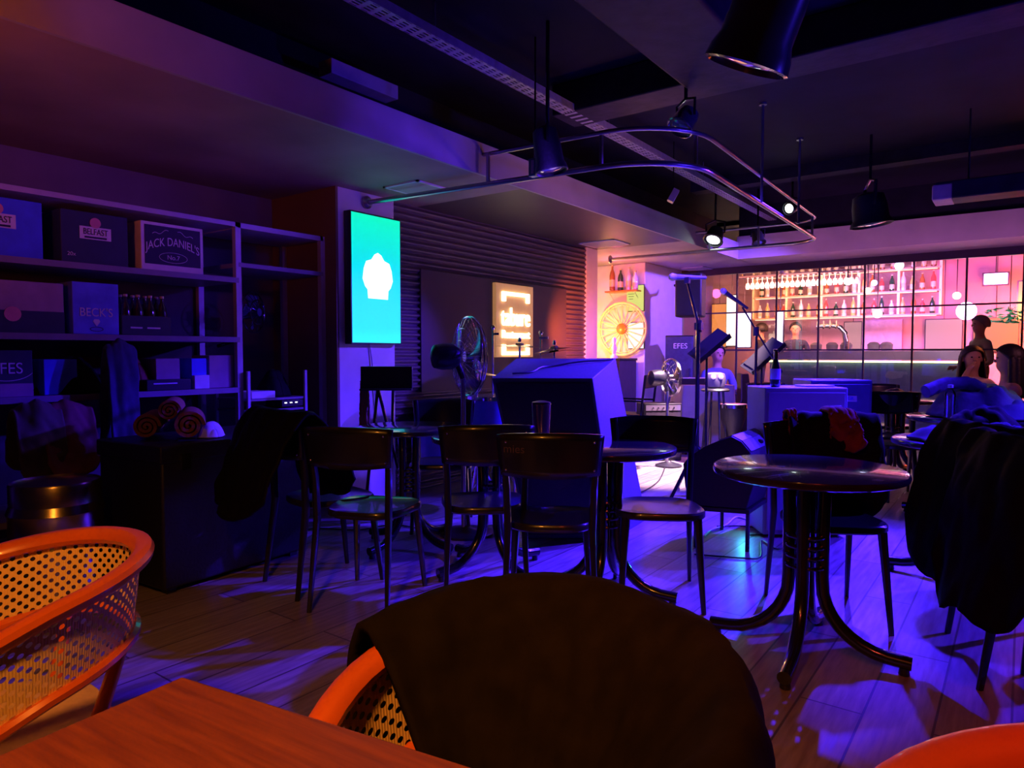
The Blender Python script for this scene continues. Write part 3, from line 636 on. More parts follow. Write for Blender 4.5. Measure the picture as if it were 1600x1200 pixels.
# microphones
m_micb = M('mic_mesh', (.5, .5, .62), .35, metal=.7, var=.4, scale=300, bump=.5)
def mic(label, tip, tail, s=1.):
    tip = V(tip); tail = V(tail); ax = (tail - tip).normalized(); L = (tail - tip).length
    t = thing('microphone', label, 'microphone', tip)
    MB().lathe([(.001, -.03 * s), (.018 * s, -.025 * s), (.029 * s, -.008 * s), (.03 * s, .006 * s), (.024 * s, .024 * s)], (0, 0, 0), 20, ax).build('grille', m_micb, t)
    MB().lathe([(.024 * s, .024 * s), (.022 * s, .04 * s), (.013 * s, L * .9), (.012 * s, L)], (0, 0, 0), 16, ax).build('handle', m_plastic if s < 1.05 else M('blue_grey_mic', (.25, .25, .4), .35), t)
d1 = 5.8
st = stand('microphone_stand', 'front microphone stand with upright pole at centre right', pd(1090, d1), atd(1092, 505, d1).z, spread=.36, zj=.42, r=.016, mat=m_tube)
a0 = atd(1092, 510, d1) - st.location; a1 = atd(1074, 440, d1 - .1) - st.location
Rm = Matrix.Identity(3)
MB().tube([a0, a1], .011, 10).build('boom', m_tube, st)
MB().box(a0, (.06, .06, .06)).lathe([(.025, -.05), (.025, .05)], a0, 12).build('clutch', m_plastic, st)
MB().box(a1 + V((0, 0, .01)), (.04, .04, .05)).build('mic_clip', m_plastic, st)
mic('blue lit microphone lying level on the front stand', atd(1051, 433, d1 - .1), atd(1103, 434, d1 - .05), 1.1)
d2 = 6.3
st = stand('microphone_stand', 'rear microphone stand with slanted boom arm', pd(1181, d2), atd(1181, 518, d2).z, spread=.33, zj=.4, r=.012, mat=m_tube)
b0 = atd(1160, 480, d2) - st.location; b1 = atd(1216, 575, d2) - st.location
MB().tube([b0, b1], .008, 10).build('boom', m_tube, st); MB().lathe([(.028, -.04), (.028, .04)], atd(1181, 518, d2) - st.location, 12).build('clutch', m_plastic, st)
MB().lathe([(.02, -.05), (.02, .05)], b1, 12, b1 - b0).build('counterweight', m_plastic, st)
mic('pale microphone tilted up on the slanted boom arm', atd(1130, 455, d2), atd(1168, 482, d2), 1.0)
# tilted score holders
def score(label, base, c, w_, h_, roll, d, mat):
    t = stand('music_stand', label, base, (c - base).z - .02, spread=.28, zj=.3, mat=m_tube, r=.01)
    R = Matrix((RT, F0, UPZ)).transposed() @ Matrix.Rotation(radians(roll), 3, 'Y') @ Matrix.Rotation(radians(-58), 3, 'X')
    cc = c - V(base)
    MB().box(cc, (w_, .012, h_), mat=R).box(cc + R @ V((0, -.02, -h_ / 2)), (w_, .05, .008), mat=R).build('desk', mat, t)
    MB().box(cc + R @ V((0, -.01, .01)), (w_ * .8, .006, h_ * .8), mat=R).build('tablet', m_plastic, t)
score('tilted music stand with tablet behind the front microphone pole', pd(1104, 6.2), atd(1108, 540, 6.2), .36, .2, -40, 6.2, m_plastic)
score('tilted music stand right of the rear microphone stand', pd(1190, 6.7), atd(1192, 556, 6.7), .42, .2, -42, 6.7, m_plastic)

# black tray stand by the column
p = pd(600, 5.0); t = thing('tray_stand', 'black tray on a slanted stand against the pale column', 'stand', p, TH + .05)
MB().box((.02, 0, 1.02), (.37, .05, .17)).box((.02, -.04, .94), (.37, .1, .012)).build('tray', m_plastic, t, bevel=.004)
MB().tube([(-.05, .03, .95), (.1, .05, .3), (.14, .05, 0)], .012, 8).build('leg', m_tube, t); MB().tube([(-.05, .03, .95), (-.16, .05, 0)], .012, 8).build('leg', m_tube, t); MB().tube([(.06, .04, .95), (0, .3, 0)], .012, 8).build('leg', m_tube, t)
# clothed keyboard table
base = pd(1098, 8.35)
t = thing('cloth_covered_table', 'small stage table draped in grey cloth behind the front microphone pole', 'table', base, TH)
MB().box((0, 0, .8), (.55, .5, .03)).build('tabletop', m_plastic, t)
def cl(u, v):
    a = 2 * pi * u; cx = max(-1, min(1, 1.4 * cos(a))) * .3; cy = max(-1, min(1, 1.4 * sin(a))) * .28
    k = 1 + .18 * v + .06 * v * sin(a * 9); return V((cx * k, cy * k, .825 - .72 * v))
g = MB(); g.grid(cl, 90, 10); g.add([(-.3, -.28, .826), (.3, -.28, .826), (.3, .28, .826), (-.3, .28, .826)], [(0, 1, 2, 3)]); g.build('grey_cloth', M('grey_cloth', (.26, .23, .27), .9, var=.1, scale=9, bump=.2), t, ang=70)
for x in (-.24, .24):
    for y in (-.2, .2): MB().tube([(x, y, .78), (x, y, 0)], .014, 8).build('leg', m_tube, t)
p = pd(1090, 8.3, .83); t = thing('keyboard', 'dark keyboard lying on the cloth covered stage table', 'keyboard', p, TH)
MB().box((0, 0, .035), (.44, .2, .07)).build('case', m_plastic, t, bevel=.005)
MB().box((0, -.04, .074), (.4, .1, .008)).build('keys', m_paper, t)
# owl shaped bag
p = pd(1118, 7.55, .0); pz = atd(1118, 607, 7.55).z
t = thing('round_stool', 'dark round stool holding the owl bag on stage', 'stool', p)
MB().lathe([(.001, pz - .03), (.15, pz - .03), (.155, pz - .015), (.14, pz), (.001, pz)], n=28).build('seat', m_plastic, t)
for k in range(4): a = pi / 4 + k * pi / 2; MB().tube([(cos(a) * .09, sin(a) * .09, pz - .03), (cos(a) * .15, sin(a) * .15, 0)], .013, 8).build('leg', m_tube, t)
t = thing('owl_bag', 'rounded grey bag with two owl eyes on the dark stool', 'bag', p + V((0, 0, pz)), TH)
MB().lathe([(.06, 0), (.1, .02), (.115, .08), (.11, .13), (.1, .16), (.06, .175), (.001, .175)], n=24, sy=.6).build('bag_body', M('grey_bag', (.12, .1, .14), .7), t)
for s in (-1, 1): MB().lathe([(.028, 0), (.028, .008), (.014, .01), (.001, .01)], (s * .04, -.062, .13), 16, (0, -1, 0)).build('eye', m_paper, t)
# djembe, cases
t = thing('goblet_drum', 'chrome and black goblet drum between the two microphone stands', 'drum', pd(1146, 7.6))
MB().lathe([(.11, 0), (.1, .05), (.07, .25), (.07, .3), (.14, .5), (.15, .62), (.15, .64)], n=28).build('shell', m_spk, t)
MB().lathe([(.152, .6), (.158, .6), (.158, .635), (.152, .635)], n=28).build('hoop', m_chrome, t)
MB().lathe([(.001, .645), (.15, .642)], n=28).build('drumhead', m_paper, t)
p = pd(1174, 8.1); t = thing('guitar_case', 'black guitar case leaning upright near the rear microphone stand', 'case', p, TH + .2)
def gc(y): return [(-.1, 0), (.1, 0), (.17, .12), (.17, .3), (.12, .42), (.14, .55), (.07, .66), (.05, .98), (-.05, .98), (-.07, .66), (-.14, .55), (-.12, .42), (-.17, .3), (-.17, .12)]
MB().prism(gc(0), (0, 0, 0), (1, 0, 0), (0, .14, .98), (0, .11, 0)).build('case_body', m_spk, t, bevel=.01)
MB().box((.0, -.0, .5), (.02, .02, .12)).build('handle', m_chrome, t)
p = pd(1030, 7.8); t = thing('guitar_amplifier', 'low dark amplifier box in front of the far column', 'amplifier', p, TH + radians(8))
zt = atd(1030, 629, 7.8).z
MB().bbox((-.22, -.14, 0), (.22, .14, zt)).build('cabinet', m_spk, t, bevel=.01); MB().bbox((-.2, -.146, .04), (.2, -.139, zt - .1)).build('grille_cloth', m_back, t)
MB().bbox((-.2, -.146, zt - .08), (.2, -.139, zt - .02)).build('control_panel', m_shelf, t)
for k in range(5): MB().lathe([(.01, 0), (.008, .012), (.001, .012)], (-.12 + k * .06, -.147, zt - .05), 10, (0, -1, 0)).build('knob', m_chrome, t)
# folding director chair & cabinet by the alcove
p = pd(985, 8.0); t = thing('wooden_folding_chair', 'folding wooden chair with crossed legs by the alcove', 'chair', p, TH + radians(60))
for s in (-.2, .2):
    MB().tube([(s, -.22, 0), (s, .2, .5)], .016, 8).build('leg', m_rattan, t); MB().tube([(s, .22, 0), (s, -.2, .5)], .016, 8).build('leg', m_rattan, t)
    MB().tube([(s, -.2, .5), (s, -.25, .95)], .014, 8).build('back_post', m_tube, t); MB().box((s, 0, .66), (.04, .42, .02)).build('armrest', m_tube, t)
MB().box((0, 0, .5), (.4, .4, .015)).build('seat', m_spk, t); MB().box((0, -.245, .88), (.4, .012, .15)).build('backrest', m_spk, t)
a = ony(945, 556, 8.1); b = ony(1000, 556, 8.6)
t = thing('sideboard', 'dark sideboard in the glowing alcove under the wheel', 'cabinet', ((XN + XW) / 2 - .06, 8.5, 0))
MB().bbox((-.36, -.25, .05), (.36, .25, 1.1)).build('body', m_back, t, bevel=.005); MB().bbox((-.37, -.26, 1.1), (.37, .26, 1.13)).build('top', m_spk, t)
for s in (-1, 1): d_ = MB().bbox((s * .18 - .165, -.262, .08), (s * .18 + .165, -.25, 1.07)).build('door', m_spk, t); MB().box((s * .03, -.27, .6), (.015, .02, .12)).build('handle', m_chrome, d_)
# alcove: wheel, screens, shelf, lamp
yw = 8.76; cwl = ony(972, 514, yw); R = .37
t = thing('spoked_wheel', 'large pale spoked wheel hung in the glowing alcove', 'wheel', cwl)
m_whl = M('cream_wheel_paint', (.85, .72, .35), .45)
MB().tube([(cos(2 * pi * i / 48) * R, 0, sin(2 * pi * i / 48) * R) for i in range(48)], .018, 8, closed=True).tube([(cos(2 * pi * i / 48) * R * .9, 0, sin(2 * pi * i / 48) * R * .9) for i in range(48)], .008, 6, closed=True).build('rim', m_whl, t)
for k in range(20): a = 2 * pi * k / 20; MB().tube([(cos(a) * .06, 0, sin(a) * .06), (cos(a) * R, 0, sin(a) * R)], .009, 6).build('spoke', m_whl, t)
MB().lathe([(.075, -.03), (.075, .03), (.03, .05), (.001, .05)], (0, 0, 0), 20, (0, -1, 0)).build('hub', m_rattan, t)
def screen(label, x0, y0, x1, y1, yy, col, st, name='wall_monitor'):
    a = ony(x0, y0, yy); b = ony(x1, y1, yy); c = (a + b) / 2; w_ = abs(b.x - a.x); h_ = abs(b.z - a.z)
    t = thing(name, label, 'screen', c)
    MB().box((0, .02, 0), (w_, .035, h_)).build('casing', m_plastic, t, bevel=.003); MB().box((0, 0, 0), (w_ * .96, .004, h_ * .96)).build('display', emis(name + '_glow', col, st), t)
    return t
sc1 = screen('yellow green lit monitor above in the alcove', 979, 446, 1006, 486, 8.8, (.75, .8, .2), .9)
g = MB(); 
for i in range(3): g.box((-.06 + .0, -.003, .06 - i * .035), (.1 - .02 * i, .002, .006))
g.build('text_line', m_inkd, sc1)
screen('white lit monitor low in the alcove', 981, 504, 1006, 545, 8.8, (.95, .85, .9), 1.1)
p1 = ony(948, 454, 8.7); p2 = ony(997, 454, 8.7)
t = thing('bottle_shelf', 'small wooden wall shelf above the wheel in the alcove', 'shelf', (p1 + p2) / 2)
MB().box((0, .04, -.012), (abs(p2.x - p1.x), .2, .02)).build('board', m_rattan, t)
for s in (-.4, .4): MB().tube([(s * abs(p2.x - p1.x), .12, -.02), (s * abs(p2.x - p1.x), -.02, -.02), (s * abs(p2.x - p1.x), .12, -.12)], .007, 6).build('bracket', m_chrome, t)
m_bg = [M('dark_green_glass', (.02, .06, .03), .1, coat=.6), M('amber_glass', (.35, .12, .03), .12, coat=.6), M('pale_glass', (.6, .5, .6), .12, coat=.6), M('white_spirit_glass', (.75, .75, .8), .15, coat=.5)]
BP = {}
def bottle(label, loc, h, r, mat, group, lab=m_label, cat='bottle', name='bottle'):
    key = (h, r, mat.name)
    if key not in BP:
        t = thing(name, label, cat, loc, 0, group); BP[key] = t
        MB().lathe(bottle_prof(h, r), n=16).build('glass_body', mat, t); MB().lathe([(r * 1.01, h * .15), (r * 1.01, h * .42)], n=16).build('label_band', lab, t)
        MB().lathe([(r * .42, h * .95), (r * .42, h * 1.01), (.001, h * 1.01)], n=10).build('cap', m_label, t); return t
    return dup(BP[key], loc, 0, label, group)
GB = 'bottles on the alcove shelf'
for k, (px, h, mi, lb) in enumerate(((955, .36, 1, 'slim amber bottle at the left end of the alcove shelf'), (968, .3, 0, 'dark bottle second from left on the alcove shelf'), (981, .32, 2, 'pale bottle third from left on the alcove shelf'), (991, .27, 3, 'short white bottle at the right end of the alcove shelf'))):
    bottle(lb, ony(px, 454, 8.7) + V((0, .03, -.0)), h, .04, m_bg[mi], GB)
p = V((-4.86, 8.28, 1.131)); t = thing('glowing_table_lamp', 'small glowing lamp on the alcove sideboard left of the wheel', 'lamp', p)
MB().lathe([(.06, 0), (.06, .01), (.012, .03), (.012, .1)], n=20).build('base', m_rattan, t); MB().lathe([(.012, .1), (.05, .13), (.062, .18), (.045, .23), (.001, .25)], n=20).build('bulb', emis('alcove_bulb', (1, .72, .25), 14), t)
p = ony(976, 545, 8.5) ; p.z = 1.13; t = thing('figurine', 'small pale figurine standing before the wheel on the sideboard', 'figurine', V((-4.5, 8.42, 1.131)))
MB().lathe([(.05, 0), (.05, .02), (.025, .06), (.04, .14), (.02, .2), (.03, .23), (.028, .27), (.001, .29)], n=18).build('figure', m_paper, t)

# wedge monitor on a low bench
P = [(1067, 725), (1078, 712), (1100, 698), (1122, 689), (1143, 682), (1158, 690), (1172, 706), (1180, 750), (1166, 806), (1120, 801), (1082, 794), (1070, 760)]
zb = .262
def onplane(px, py, p0, n): r = ray(px, py); return CP + r * ((V(p0) - CP).dot(n) / r.dot(n))
ex = (cw(1.745, 4.77) - cw(1.32, 4.15)); ex.z = 0; n_ = ex.normalized(); p0 = cw(1.32, 4.15)
# face plane turned partly to the viewer so the profile keeps its shape
nn = (n_ * .55 + F0 * .45).normalized()
pts = [onplane(px, py, p0, nn) for px, py in P]; mz = min(p.z for p in pts); pts = [V((p.x, p.y, p.z + max(0, (zb - p.z)))) for p in pts]
base = sum(pts, V()) / len(pts); base.z = 0
t = thing('wedge_monitor', 'black wedge stage monitor with blue lit top on a low bench', 'speaker', base)
g = MB(); a = [p - base for p in pts]; b_ = [p + n_ * .52 for p in a]; n = len(a)
g.add(a + b_, [tuple(range(n)), tuple(range(n, 2 * n))[::-1]] + [(i, n + i, n + (i + 1) % n, (i + 1) % n) for i in range(n)]); g.build('cabinet', m_spk, t, bevel=.006)
# top shell, lighter, over points 3..6
g = MB(); idx = [3, 4, 5, 6]
for i in range(3):
    A_, B_ = a[idx[i]], a[idx[i + 1]]; nrm = (B_ - A_).cross(n_).normalized(); nrm = nrm if nrm.z > 0 else -nrm
    g.hexa([A_ + n_ * .015, B_ + n_ * .015, B_ + n_ * .505, A_ + n_ * .505, A_ + n_ * .015 + nrm * .006, B_ + n_ * .015 + nrm * .006, B_ + n_ * .505 + nrm * .006, A_ + n_ * .505 + nrm * .006])
g.build('grille', m_grille, t)
c_ = (a[5] + a[6]) / 2 + n_ * .3; MB().ball(c_, .03, 12, (1, 1, .5)).build('handle_recess', m_plastic, t)
t = thing('low_bench', 'low black metal bench carrying the wedge monitor', 'bench', V((base.x, base.y, 0)))
Q = [pts[9], pts[8]]; q0 = V((pts[10].x, pts[10].y, 0)) - t.location; q1 = V((pts[8].x, pts[8].y, 0)) - t.location; q0.z = q1.z = 0
off = n_ * .56; q1 = q1 + (q1 - q0) * .05
zt_ = zb - .004
g = MB(); g.hexa([q0 + UPZ * (zt_ - .025), q1 + UPZ * (zt_ - .025), q1 + off + UPZ * (zt_ - .025), q0 + off + UPZ * (zt_ - .025), q0 + UPZ * zt_, q1 + UPZ * zt_, q1 + off + UPZ * zt_, q0 + off + UPZ * zt_]); g.build('bench_top', m_spk, t)
for s_, e_ in ((q0, 0), (q1, 0), (q0, 1), (q1, 1)):
    c_ = s_ + (off if e_ else V()); c_ = c_ + ((q0 + q1 + off) / 2 - c_) * .08
    MB().tube([c_ + UPZ * (zt_ - .02), c_], .013, 8).build('leg', m_tube, t)
# cables on the floor
def cable(label, pts, r=.005, mat=m_plastic):
    pts = [V(p) for p in pts]; out = []
    for i in range(len(pts) - 1):
        p_1 = pts[max(i - 1, 0)]; p_2 = pts[i]; p_3 = pts[i + 1]; p_4 = pts[min(i + 2, len(pts) - 1)]
        for k in range(8):
            u = k / 8; out.append(.5 * ((2 * p_2) + (p_3 - p_1) * u + (2 * p_1 - 5 * p_2 + 4 * p_3 - p_4) * u * u + (3 * p_2 - p_1 - 3 * p_3 + p_4) * u ** 3))
    out.append(pts[-1]); o = centred(MB().tube(out, r, 6).build('floor_cable', mat, ang=80)); tag(o, label, 'cable')
cable('pale cable trailing under the low bench', [onz(x, y, .008) for x, y in ((1100, 838), (1112, 828), (1135, 820), (1150, 808), (1170, 812))], .007, m_paper)
cable('black cable looping below the right end of the low bench', [onz(x, y, .007) for x, y in ((1120, 822), (1160, 822), (1200, 828), (1240, 842), (1215, 858), (1190, 845), (1188, 870), (1160, 872), (1085, 866))])
cable('second black cable running right from the low bench', [onz(x, y, .007) for x, y in ((1172, 836), (1200, 834), (1235, 828), (1262, 840))])
cable('black cable crossing the floor left of the dark legs', [onz(x, y, .007) for x, y in ((440, 838), (490, 826), (560, 828), (620, 820), (700, 838))])
cable('thin cable on the bright stage floor', [onz(x, y, .007) for x, y in ((1040, 728), (1030, 750), (1010, 765), (985, 775))], .006)
# pedal board
p = pd(1040, 5.1); t = thing('pedal_board', 'cluttered effects pedal board on the floor left of the wedge monitor', 'pedals', p, TH + .1)
MB().box((0, 0, .015), (.32, .2, .03)).build('board', m_plastic, t)
m_led = emis('blue_white_led', (.5, .7, 1), 5)
for k in range(6):
    x = -.12 + .085 * (k % 3 + .4 * (k // 3)); y = -.05 + .1 * (k // 3); e = MB().box((x, y, .05), (.06, .08, .04), .1 * k).build('effect_pedal', [m_chrome, m_spkblue, m_paper][k % 3], t, bevel=.004)
    MB().box((x, y, .072), (.014, .01, .006)).build('led', m_led, e)
# stage cabinets at right
def cab(label, x0, x1, ytop, d, depth, logo, mat, name='bass_cabinet'):
    c = pd((x0 + x1) / 2, d); w_ = (x1 - x0) / FPX * d; z = atd((x0 + x1) / 2, ytop, d).z
    t = thing(name, label, 'speaker', c, TH)
    MB().bbox((-w_ / 2, 0, .02), (w_ / 2, depth, z)).build('cabinet', mat, t, bevel=.008)
    MB().bbox((-w_ / 2 + .02, -.01, .05), (w_ / 2 - .02, .001, z - .03)).build('front_panel', mat, t, bevel=.004)
    for x in (-1, 1): MB().bbox((x * w_ * .42 - .02, .05, 0), (x * w_ * .42 + .02, .1, .02)).build('foot', m_plastic, t)
    if logo:
        lx, lz = logo; MB().bbox((lx - .05, -.016, lz - .024), (lx + .05, -.0105, lz + .024)).build('badge', m_paper, t, bevel=.003)
        text('badge_text', 'GR', .034, (lx, -.0175, lz), (1, 0, 0), (0, 0, 1), m_ctn_blue, t, .001)
    return t, c, z, w_
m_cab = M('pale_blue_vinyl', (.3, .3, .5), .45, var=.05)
tcab, cc, zc_, wc = cab('pale blue lit stage cabinet with badge, beer bottle on top', 1196, 1326, 606, 4.45, .34, (.17, .84), m_cab)
cab('darker blue stage cabinet behind the one with the bottle', 1268, 1364, 594, 5.2, .34, (.06, .86), M('blue_vinyl', (.14, .14, .32), .5))
p = cc + RT * L_(800 + 1221 - 1261, 4.45) + F0 * .1; p.z = zc_ + .001
t = thing('beer_bottle', 'green beer bottle with silver neck foil on the blue cabinet', 'bottle', p)
MB().lathe(bottle_prof(.245, .031, .42, .42), n=20).build('glass_body', m_bg[0], t); MB().lathe([(.0318, .05), (.0318, .12)], n=20).build('label_band', m_paper, t); MB().lathe([(.0145, .18), (.0145, .247), (.001, .248)], n=14).build('neck_foil', m_chrome, t)
g = MB(); o = centred(MB().box(cc + V((0, 0, zc_ + .006)) + F0 * .16 + RT * .12, (.2, .14, .01), TH + .1).build('folded_paper', m_paper)); tag(o, 'flat sheet of paper beside the beer bottle', 'paper')
# PA speaker and fridge by the glass
c = atd(1079, 462, 9.0); t = thing('wall_speaker', 'black loudspeaker mounted high beside the far column', 'speaker', c, radians(10))
MB().box((0, 0, 0), (.34, .3, .56)).build('cabinet', m_spk, t, bevel=.02); MB().box((0, -.155, 0), (.3, .012, .5)).build('grille', m_plastic, t)
MB().tube([(0, .1, .2), (-.2, .5, .2), (-.35, .6, .2)], .02, 8).build('wall_bracket', m_tube, t)
a = pd(1061, 9.35); t = thing('drinks_fridge', 'dark drinks fridge with white lettering in the far corner', 'fridge', a, radians(12))
zf = atd(1061, 524, 9.35).z
MB().bbox((-.19, 0, .02), (.19, .4, zf)).build('cabinet', m_spk, t, bevel=.01); d_ = MB().bbox((-.18, -.03, .1), (.18, 0, zf - .02)).build('door', m_navy, t, bevel=.005)
MB().box((.15, -.045, .8), (.015, .02, .4)).build('handle', m_chrome, d_); text('sign_text', 'EFES', .1, (.02, -.034, atd(1061, 541, 9.35).z), (1, 0, 0), (0, 0, 1), m_paper, d_, .002)

# ================================================================== SCREEN, SIGN
a = onx(549, 330, -4.12); b = onx(626, 535, -4.12); yc = (a.y + b.y) / 2; zc = (onx(549, 330, -4.12).z + onx(549, 535, -4.12).z) / 2; W = abs(b.y - a.y); Hh = abs(onx(549, 330, -4.12).z - onx(549, 535, -4.12).z)
t = thing('portrait_screen', 'tall teal lit screen with white emblem on the pale column', 'screen', (-4.12, yc, zc))
MB().bbox((-.075, -W / 2 - .012, -Hh / 2 - .012), (-.003, W / 2 + .012, Hh / 2 + .012)).build('casing', m_plastic, t, bevel=.004)
o = MB().bbox((-.004, -W / 2, -Hh / 2), (.0, W / 2, Hh / 2)).build('display', tv_mat(), t)
em = [(-.13, .0), (-.12, .07), (-.1, .12), (-.055, .135), (-.03, .17), (0, .185), (.03, .17), (.055, .135), (.1, .12), (.12, .07), (.13, 0), (.11, -.05), (.09, -.07), (.085, -.13), (-.085, -.13), (-.09, -.07), (-.11, -.05)]
MB().prism([(x * 1.22, z * 1.15) for x, z in em], (.0005, .01, .0), (0, 1, 0), (0, 0, 1), (.001, 0, 0)).build('emblem', emis('emblem_glow', (.92, 1, 1), 1.5), o)
cable_pts = [V((-4.19, yc - .02, zc - Hh / 2)), V((-4.185, yc - .0, zc - Hh / 2 - .15)), V((-4.185, yc + .03, zc - Hh / 2 - .4)), V((-4.18, yc + .08, .35))]
o = centred(MB().tube(cable_pts, .006, 8).build('power_cable', m_paper)); tag(o, 'thin cable hanging from the teal screen down the column', 'cable')

a = onx(775, 441, -4.17); b = onx(833, 556, -4.17); zt2 = a.z; zb2 = 1.16; yc = (a.y + b.y) / 2; W = b.y - a.y; Hs = zt2 - zb2; zc = (zt2 + zb2) / 2
t = thing('lit_sign', 'warm glowing rectangular name sign on the dark stage wall', 'sign', (-4.17, yc, zc))
MB().bbox((-.045, -W / 2, -Hs / 2), (-.0, W / 2, Hs / 2)).build('board', M('bronze_board', (.75, .42, .2), .5, emit=(1, .45, .15), es=.32), t, bevel=.004)
m_let = emis('sign_letter_glow', (1, .82, .5), 4.5)
def bar(y0, y1, z0, z1, nm='bracket_line'): return MB().bbox((.001, y0, z0), (.02, y1, z1)).build(nm, m_let, t)
w2 = W * .36; g = MB(); 
for (y0, y1, z0_, z1_) in ((-w2, w2, .25, .285), (-w2, -w2 + .05, .19, .25), (w2 - .05, w2, .19, .25)): g.bbox((.001, y0, z0_), (.02, y1, z1_))
g.build('top_bracket', m_let, t); g = MB()
for (y0, y1, z0_, z1_) in ((-w2, w2, -.345, -.31), (-w2, -w2 + .05, -.31, -.24), (w2 - .05, w2, -.31, -.24)): g.bbox((.001, y0, z0_), (.02, y1, z1_))
g.build('bottom_bracket', m_let, t)
text('sign_lettering', 'tabure', .26, (.012, 0, .03), (0, 1, 0), (0, 0, 1), m_let, t, .009, squash=.72)
text('sign_lettering', 'Restaurant', .115, (.012, 0, -.14), (0, 1, 0), (0, 0, 1), m_let, t, .008, squash=.95)

# ================================================================== SHELF UNIT
XS = -4.35; t = thing('shelf_unit', 'tall steel shelf unit filled with boxes along the left wall', 'shelf', (XS, 2.3, 0))
yP = [onx(370, 400, XS).y, onx(502, 400, XS).y]; y0 = .6
def LY(y): return y - 2.3
for y in (y0, yP[0], yP[1]):
    for x in (0, -.48): MB().box((x, LY(y), 1.045), (.04, .04, 2.09)).build('post', m_post, t)
MB().bbox((-.5, LY(y0), 2.06), (.02, LY(yP[0]), 2.09)).build('top_rail', m_post, t)
MB().bbox((-.5, LY(yP[0]), 2.055), (.02, LY(yP[1]), 2.09)).build('top_rail', m_post, t)
SH = (1.715, 1.31, .965, .8, .2)
for z in (1.715, 1.31, .965, .3): MB().bbox((-.5, LY(y0), z - .035), (.022, LY(yP[0]), z)).build('shelf_board', m_shelf, t)
MB().bbox((-.5, LY(yP[0]), 1.79), (.022, LY(yP[1]), 1.82)).build('shelf_board', m_shelf, t)
MB().bbox((-.51, LY(y0), .1), (-.5, LY(yP[0]), 2.05)).build('back_panel', m_back, t)
def carton(name, label, ya, yb, z, h, mat, dep=.3, cat='box', x=XS - .02, rz=0):
    t = thing(name, label, cat, (x, (ya + yb) / 2, z), rz); w_ = yb - ya
    MB().bbox((-dep, -w_ / 2, 0), (0, w_ / 2, h)).build('carton', mat, t, bevel=.004)
    return t, w_
Y, Z = (0, 1, 0), (0, 0, 1)
def oy(px): return onx(px, 400, XS).y
def belfast(t, w_, h, sc=1.):
    MB().bbox((.0005, -.085 * sc, h * .48), (.003, .085 * sc, h * .72)).build('label_panel', m_white, t)
    text('label_text', 'BELFAST', .05 * sc, (.0045, 0, h * .62), Y, Z, m_inkd, t, .001, squash=.72)
    MB().bbox((.003, -.06 * sc, h * .5), (.0045, .06 * sc, h * .535)).build('label_line', m_inkd, t)
    MB().lathe([(.03 * sc, 0), (.03 * sc, .003), (.001, .003)], (.001, 0, h * .8), 20, (1, 0, 0)).build('crest', m_pinkp, t)
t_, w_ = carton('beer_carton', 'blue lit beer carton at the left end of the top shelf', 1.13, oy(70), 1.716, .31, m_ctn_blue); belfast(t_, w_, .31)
t_, w_ = carton('beer_carton', 'dark beer carton in the middle of the top shelf', oy(98), oy(203), 1.716, .30, m_ctn_dark); belfast(t_, w_, .3); text('corner_text', '20x', .03, (.003, -.13, .05), Y, Z, m_white, t_, .001)
t_, w_ = carton('whiskey_carton', 'black and white framed whiskey carton at the right of the top shelf', oy(223), oy(320), 1.716, .30, m_white)
MB().bbox((.0005, -w_ / 2 + .022, .04), (.002, w_ / 2 - .02, .28)).build('front_print', m_inkd, t_)
text('name_text', "JACK DANIEL'S", .074, (.0035, 0, .185), Y, Z, m_white, t_, .001, squash=.7, bend=1.5)
text('small_text', 'No.7', .04, (.0035, .0, .088), Y, Z, m_white, t_, .001)
g = MB(); g.tube([(.003, cos(a) * .09, .088 + sin(a) * .032) for a in [2 * pi * i / 32 for i in range(32)]], .0015, 5, closed=True)
for s in (-1, 1): g.tube([(.003, s * (.03 + .1 * u), .255 - .03 * u + .008 * sin(u * 9)) for u in [i / 12 for i in range(13)]], .0015, 5)
g.build('flourish', m_white, t_)
t_, w_ = carton('large_carton', 'wide dusky carton at the left of the second shelf', 1.05, oy(100), 1.311, .28, m_ctn_lav)
MB().bbox((.0005, -w_ / 2, .0), (.002, w_ / 2, .12)).build('lower_band', m_ctn_dark, t_); MB().lathe([(.04, 0), (.04, .003), (.001, .003)], (.001, .05, .1), 16, (1, 0, 0)).build('seal', m_pinkp, t_)
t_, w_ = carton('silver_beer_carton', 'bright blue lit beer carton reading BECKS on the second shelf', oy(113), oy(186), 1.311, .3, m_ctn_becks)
text('name_text', "BECK'S", .07, (.002, 0, .125), Y, Z, m_white, t_, .001, squash=.85); MB().prism([(-.02, 0), (0, -.03), (.02, 0), (.012, .012), (-.012, .012)], (.001, 0, .075), Y, Z, (.002, 0, 0)).build('key_mark', m_white, t_)
g = MB(); g.tube([(.002, cos(a) * .035, .03 + sin(a) * .012) for a in [2 * pi * i / 24 for i in range(24)]], .0015, 5, closed=True); g.build('oval_mark', m_inkd, t_)
t_, w_ = carton('bottle_carrier', 'low open carton holding dark bottles on the second shelf', oy(190), oy(268), 1.311, .12, m_ctn_dark, dep=.16, cat='carrier')
MB().bbox((.0005, -.1, .04), (.002, -.03, .05)).bbox((.0005, .0, .04), (.002, .08, .05)).build('print_line', m_white, t_)
GB2 = 'dark bottles in the open carrier'
for k in range(4):
    for r_ in range(2):
        yy = oy(190) + .04 + (w_ - .08) * k / 3
        bottle(('front' if r_ == 0 else 'rear') + ' row dark bottle, %s in the open carrier' % ['leftmost', 'second from left', 'third from left', 'rightmost'][k], (XS - .055 - r_ * .07, yy, 1.317), .24, .03, m_bottle, GB2, m_ctn_becks)
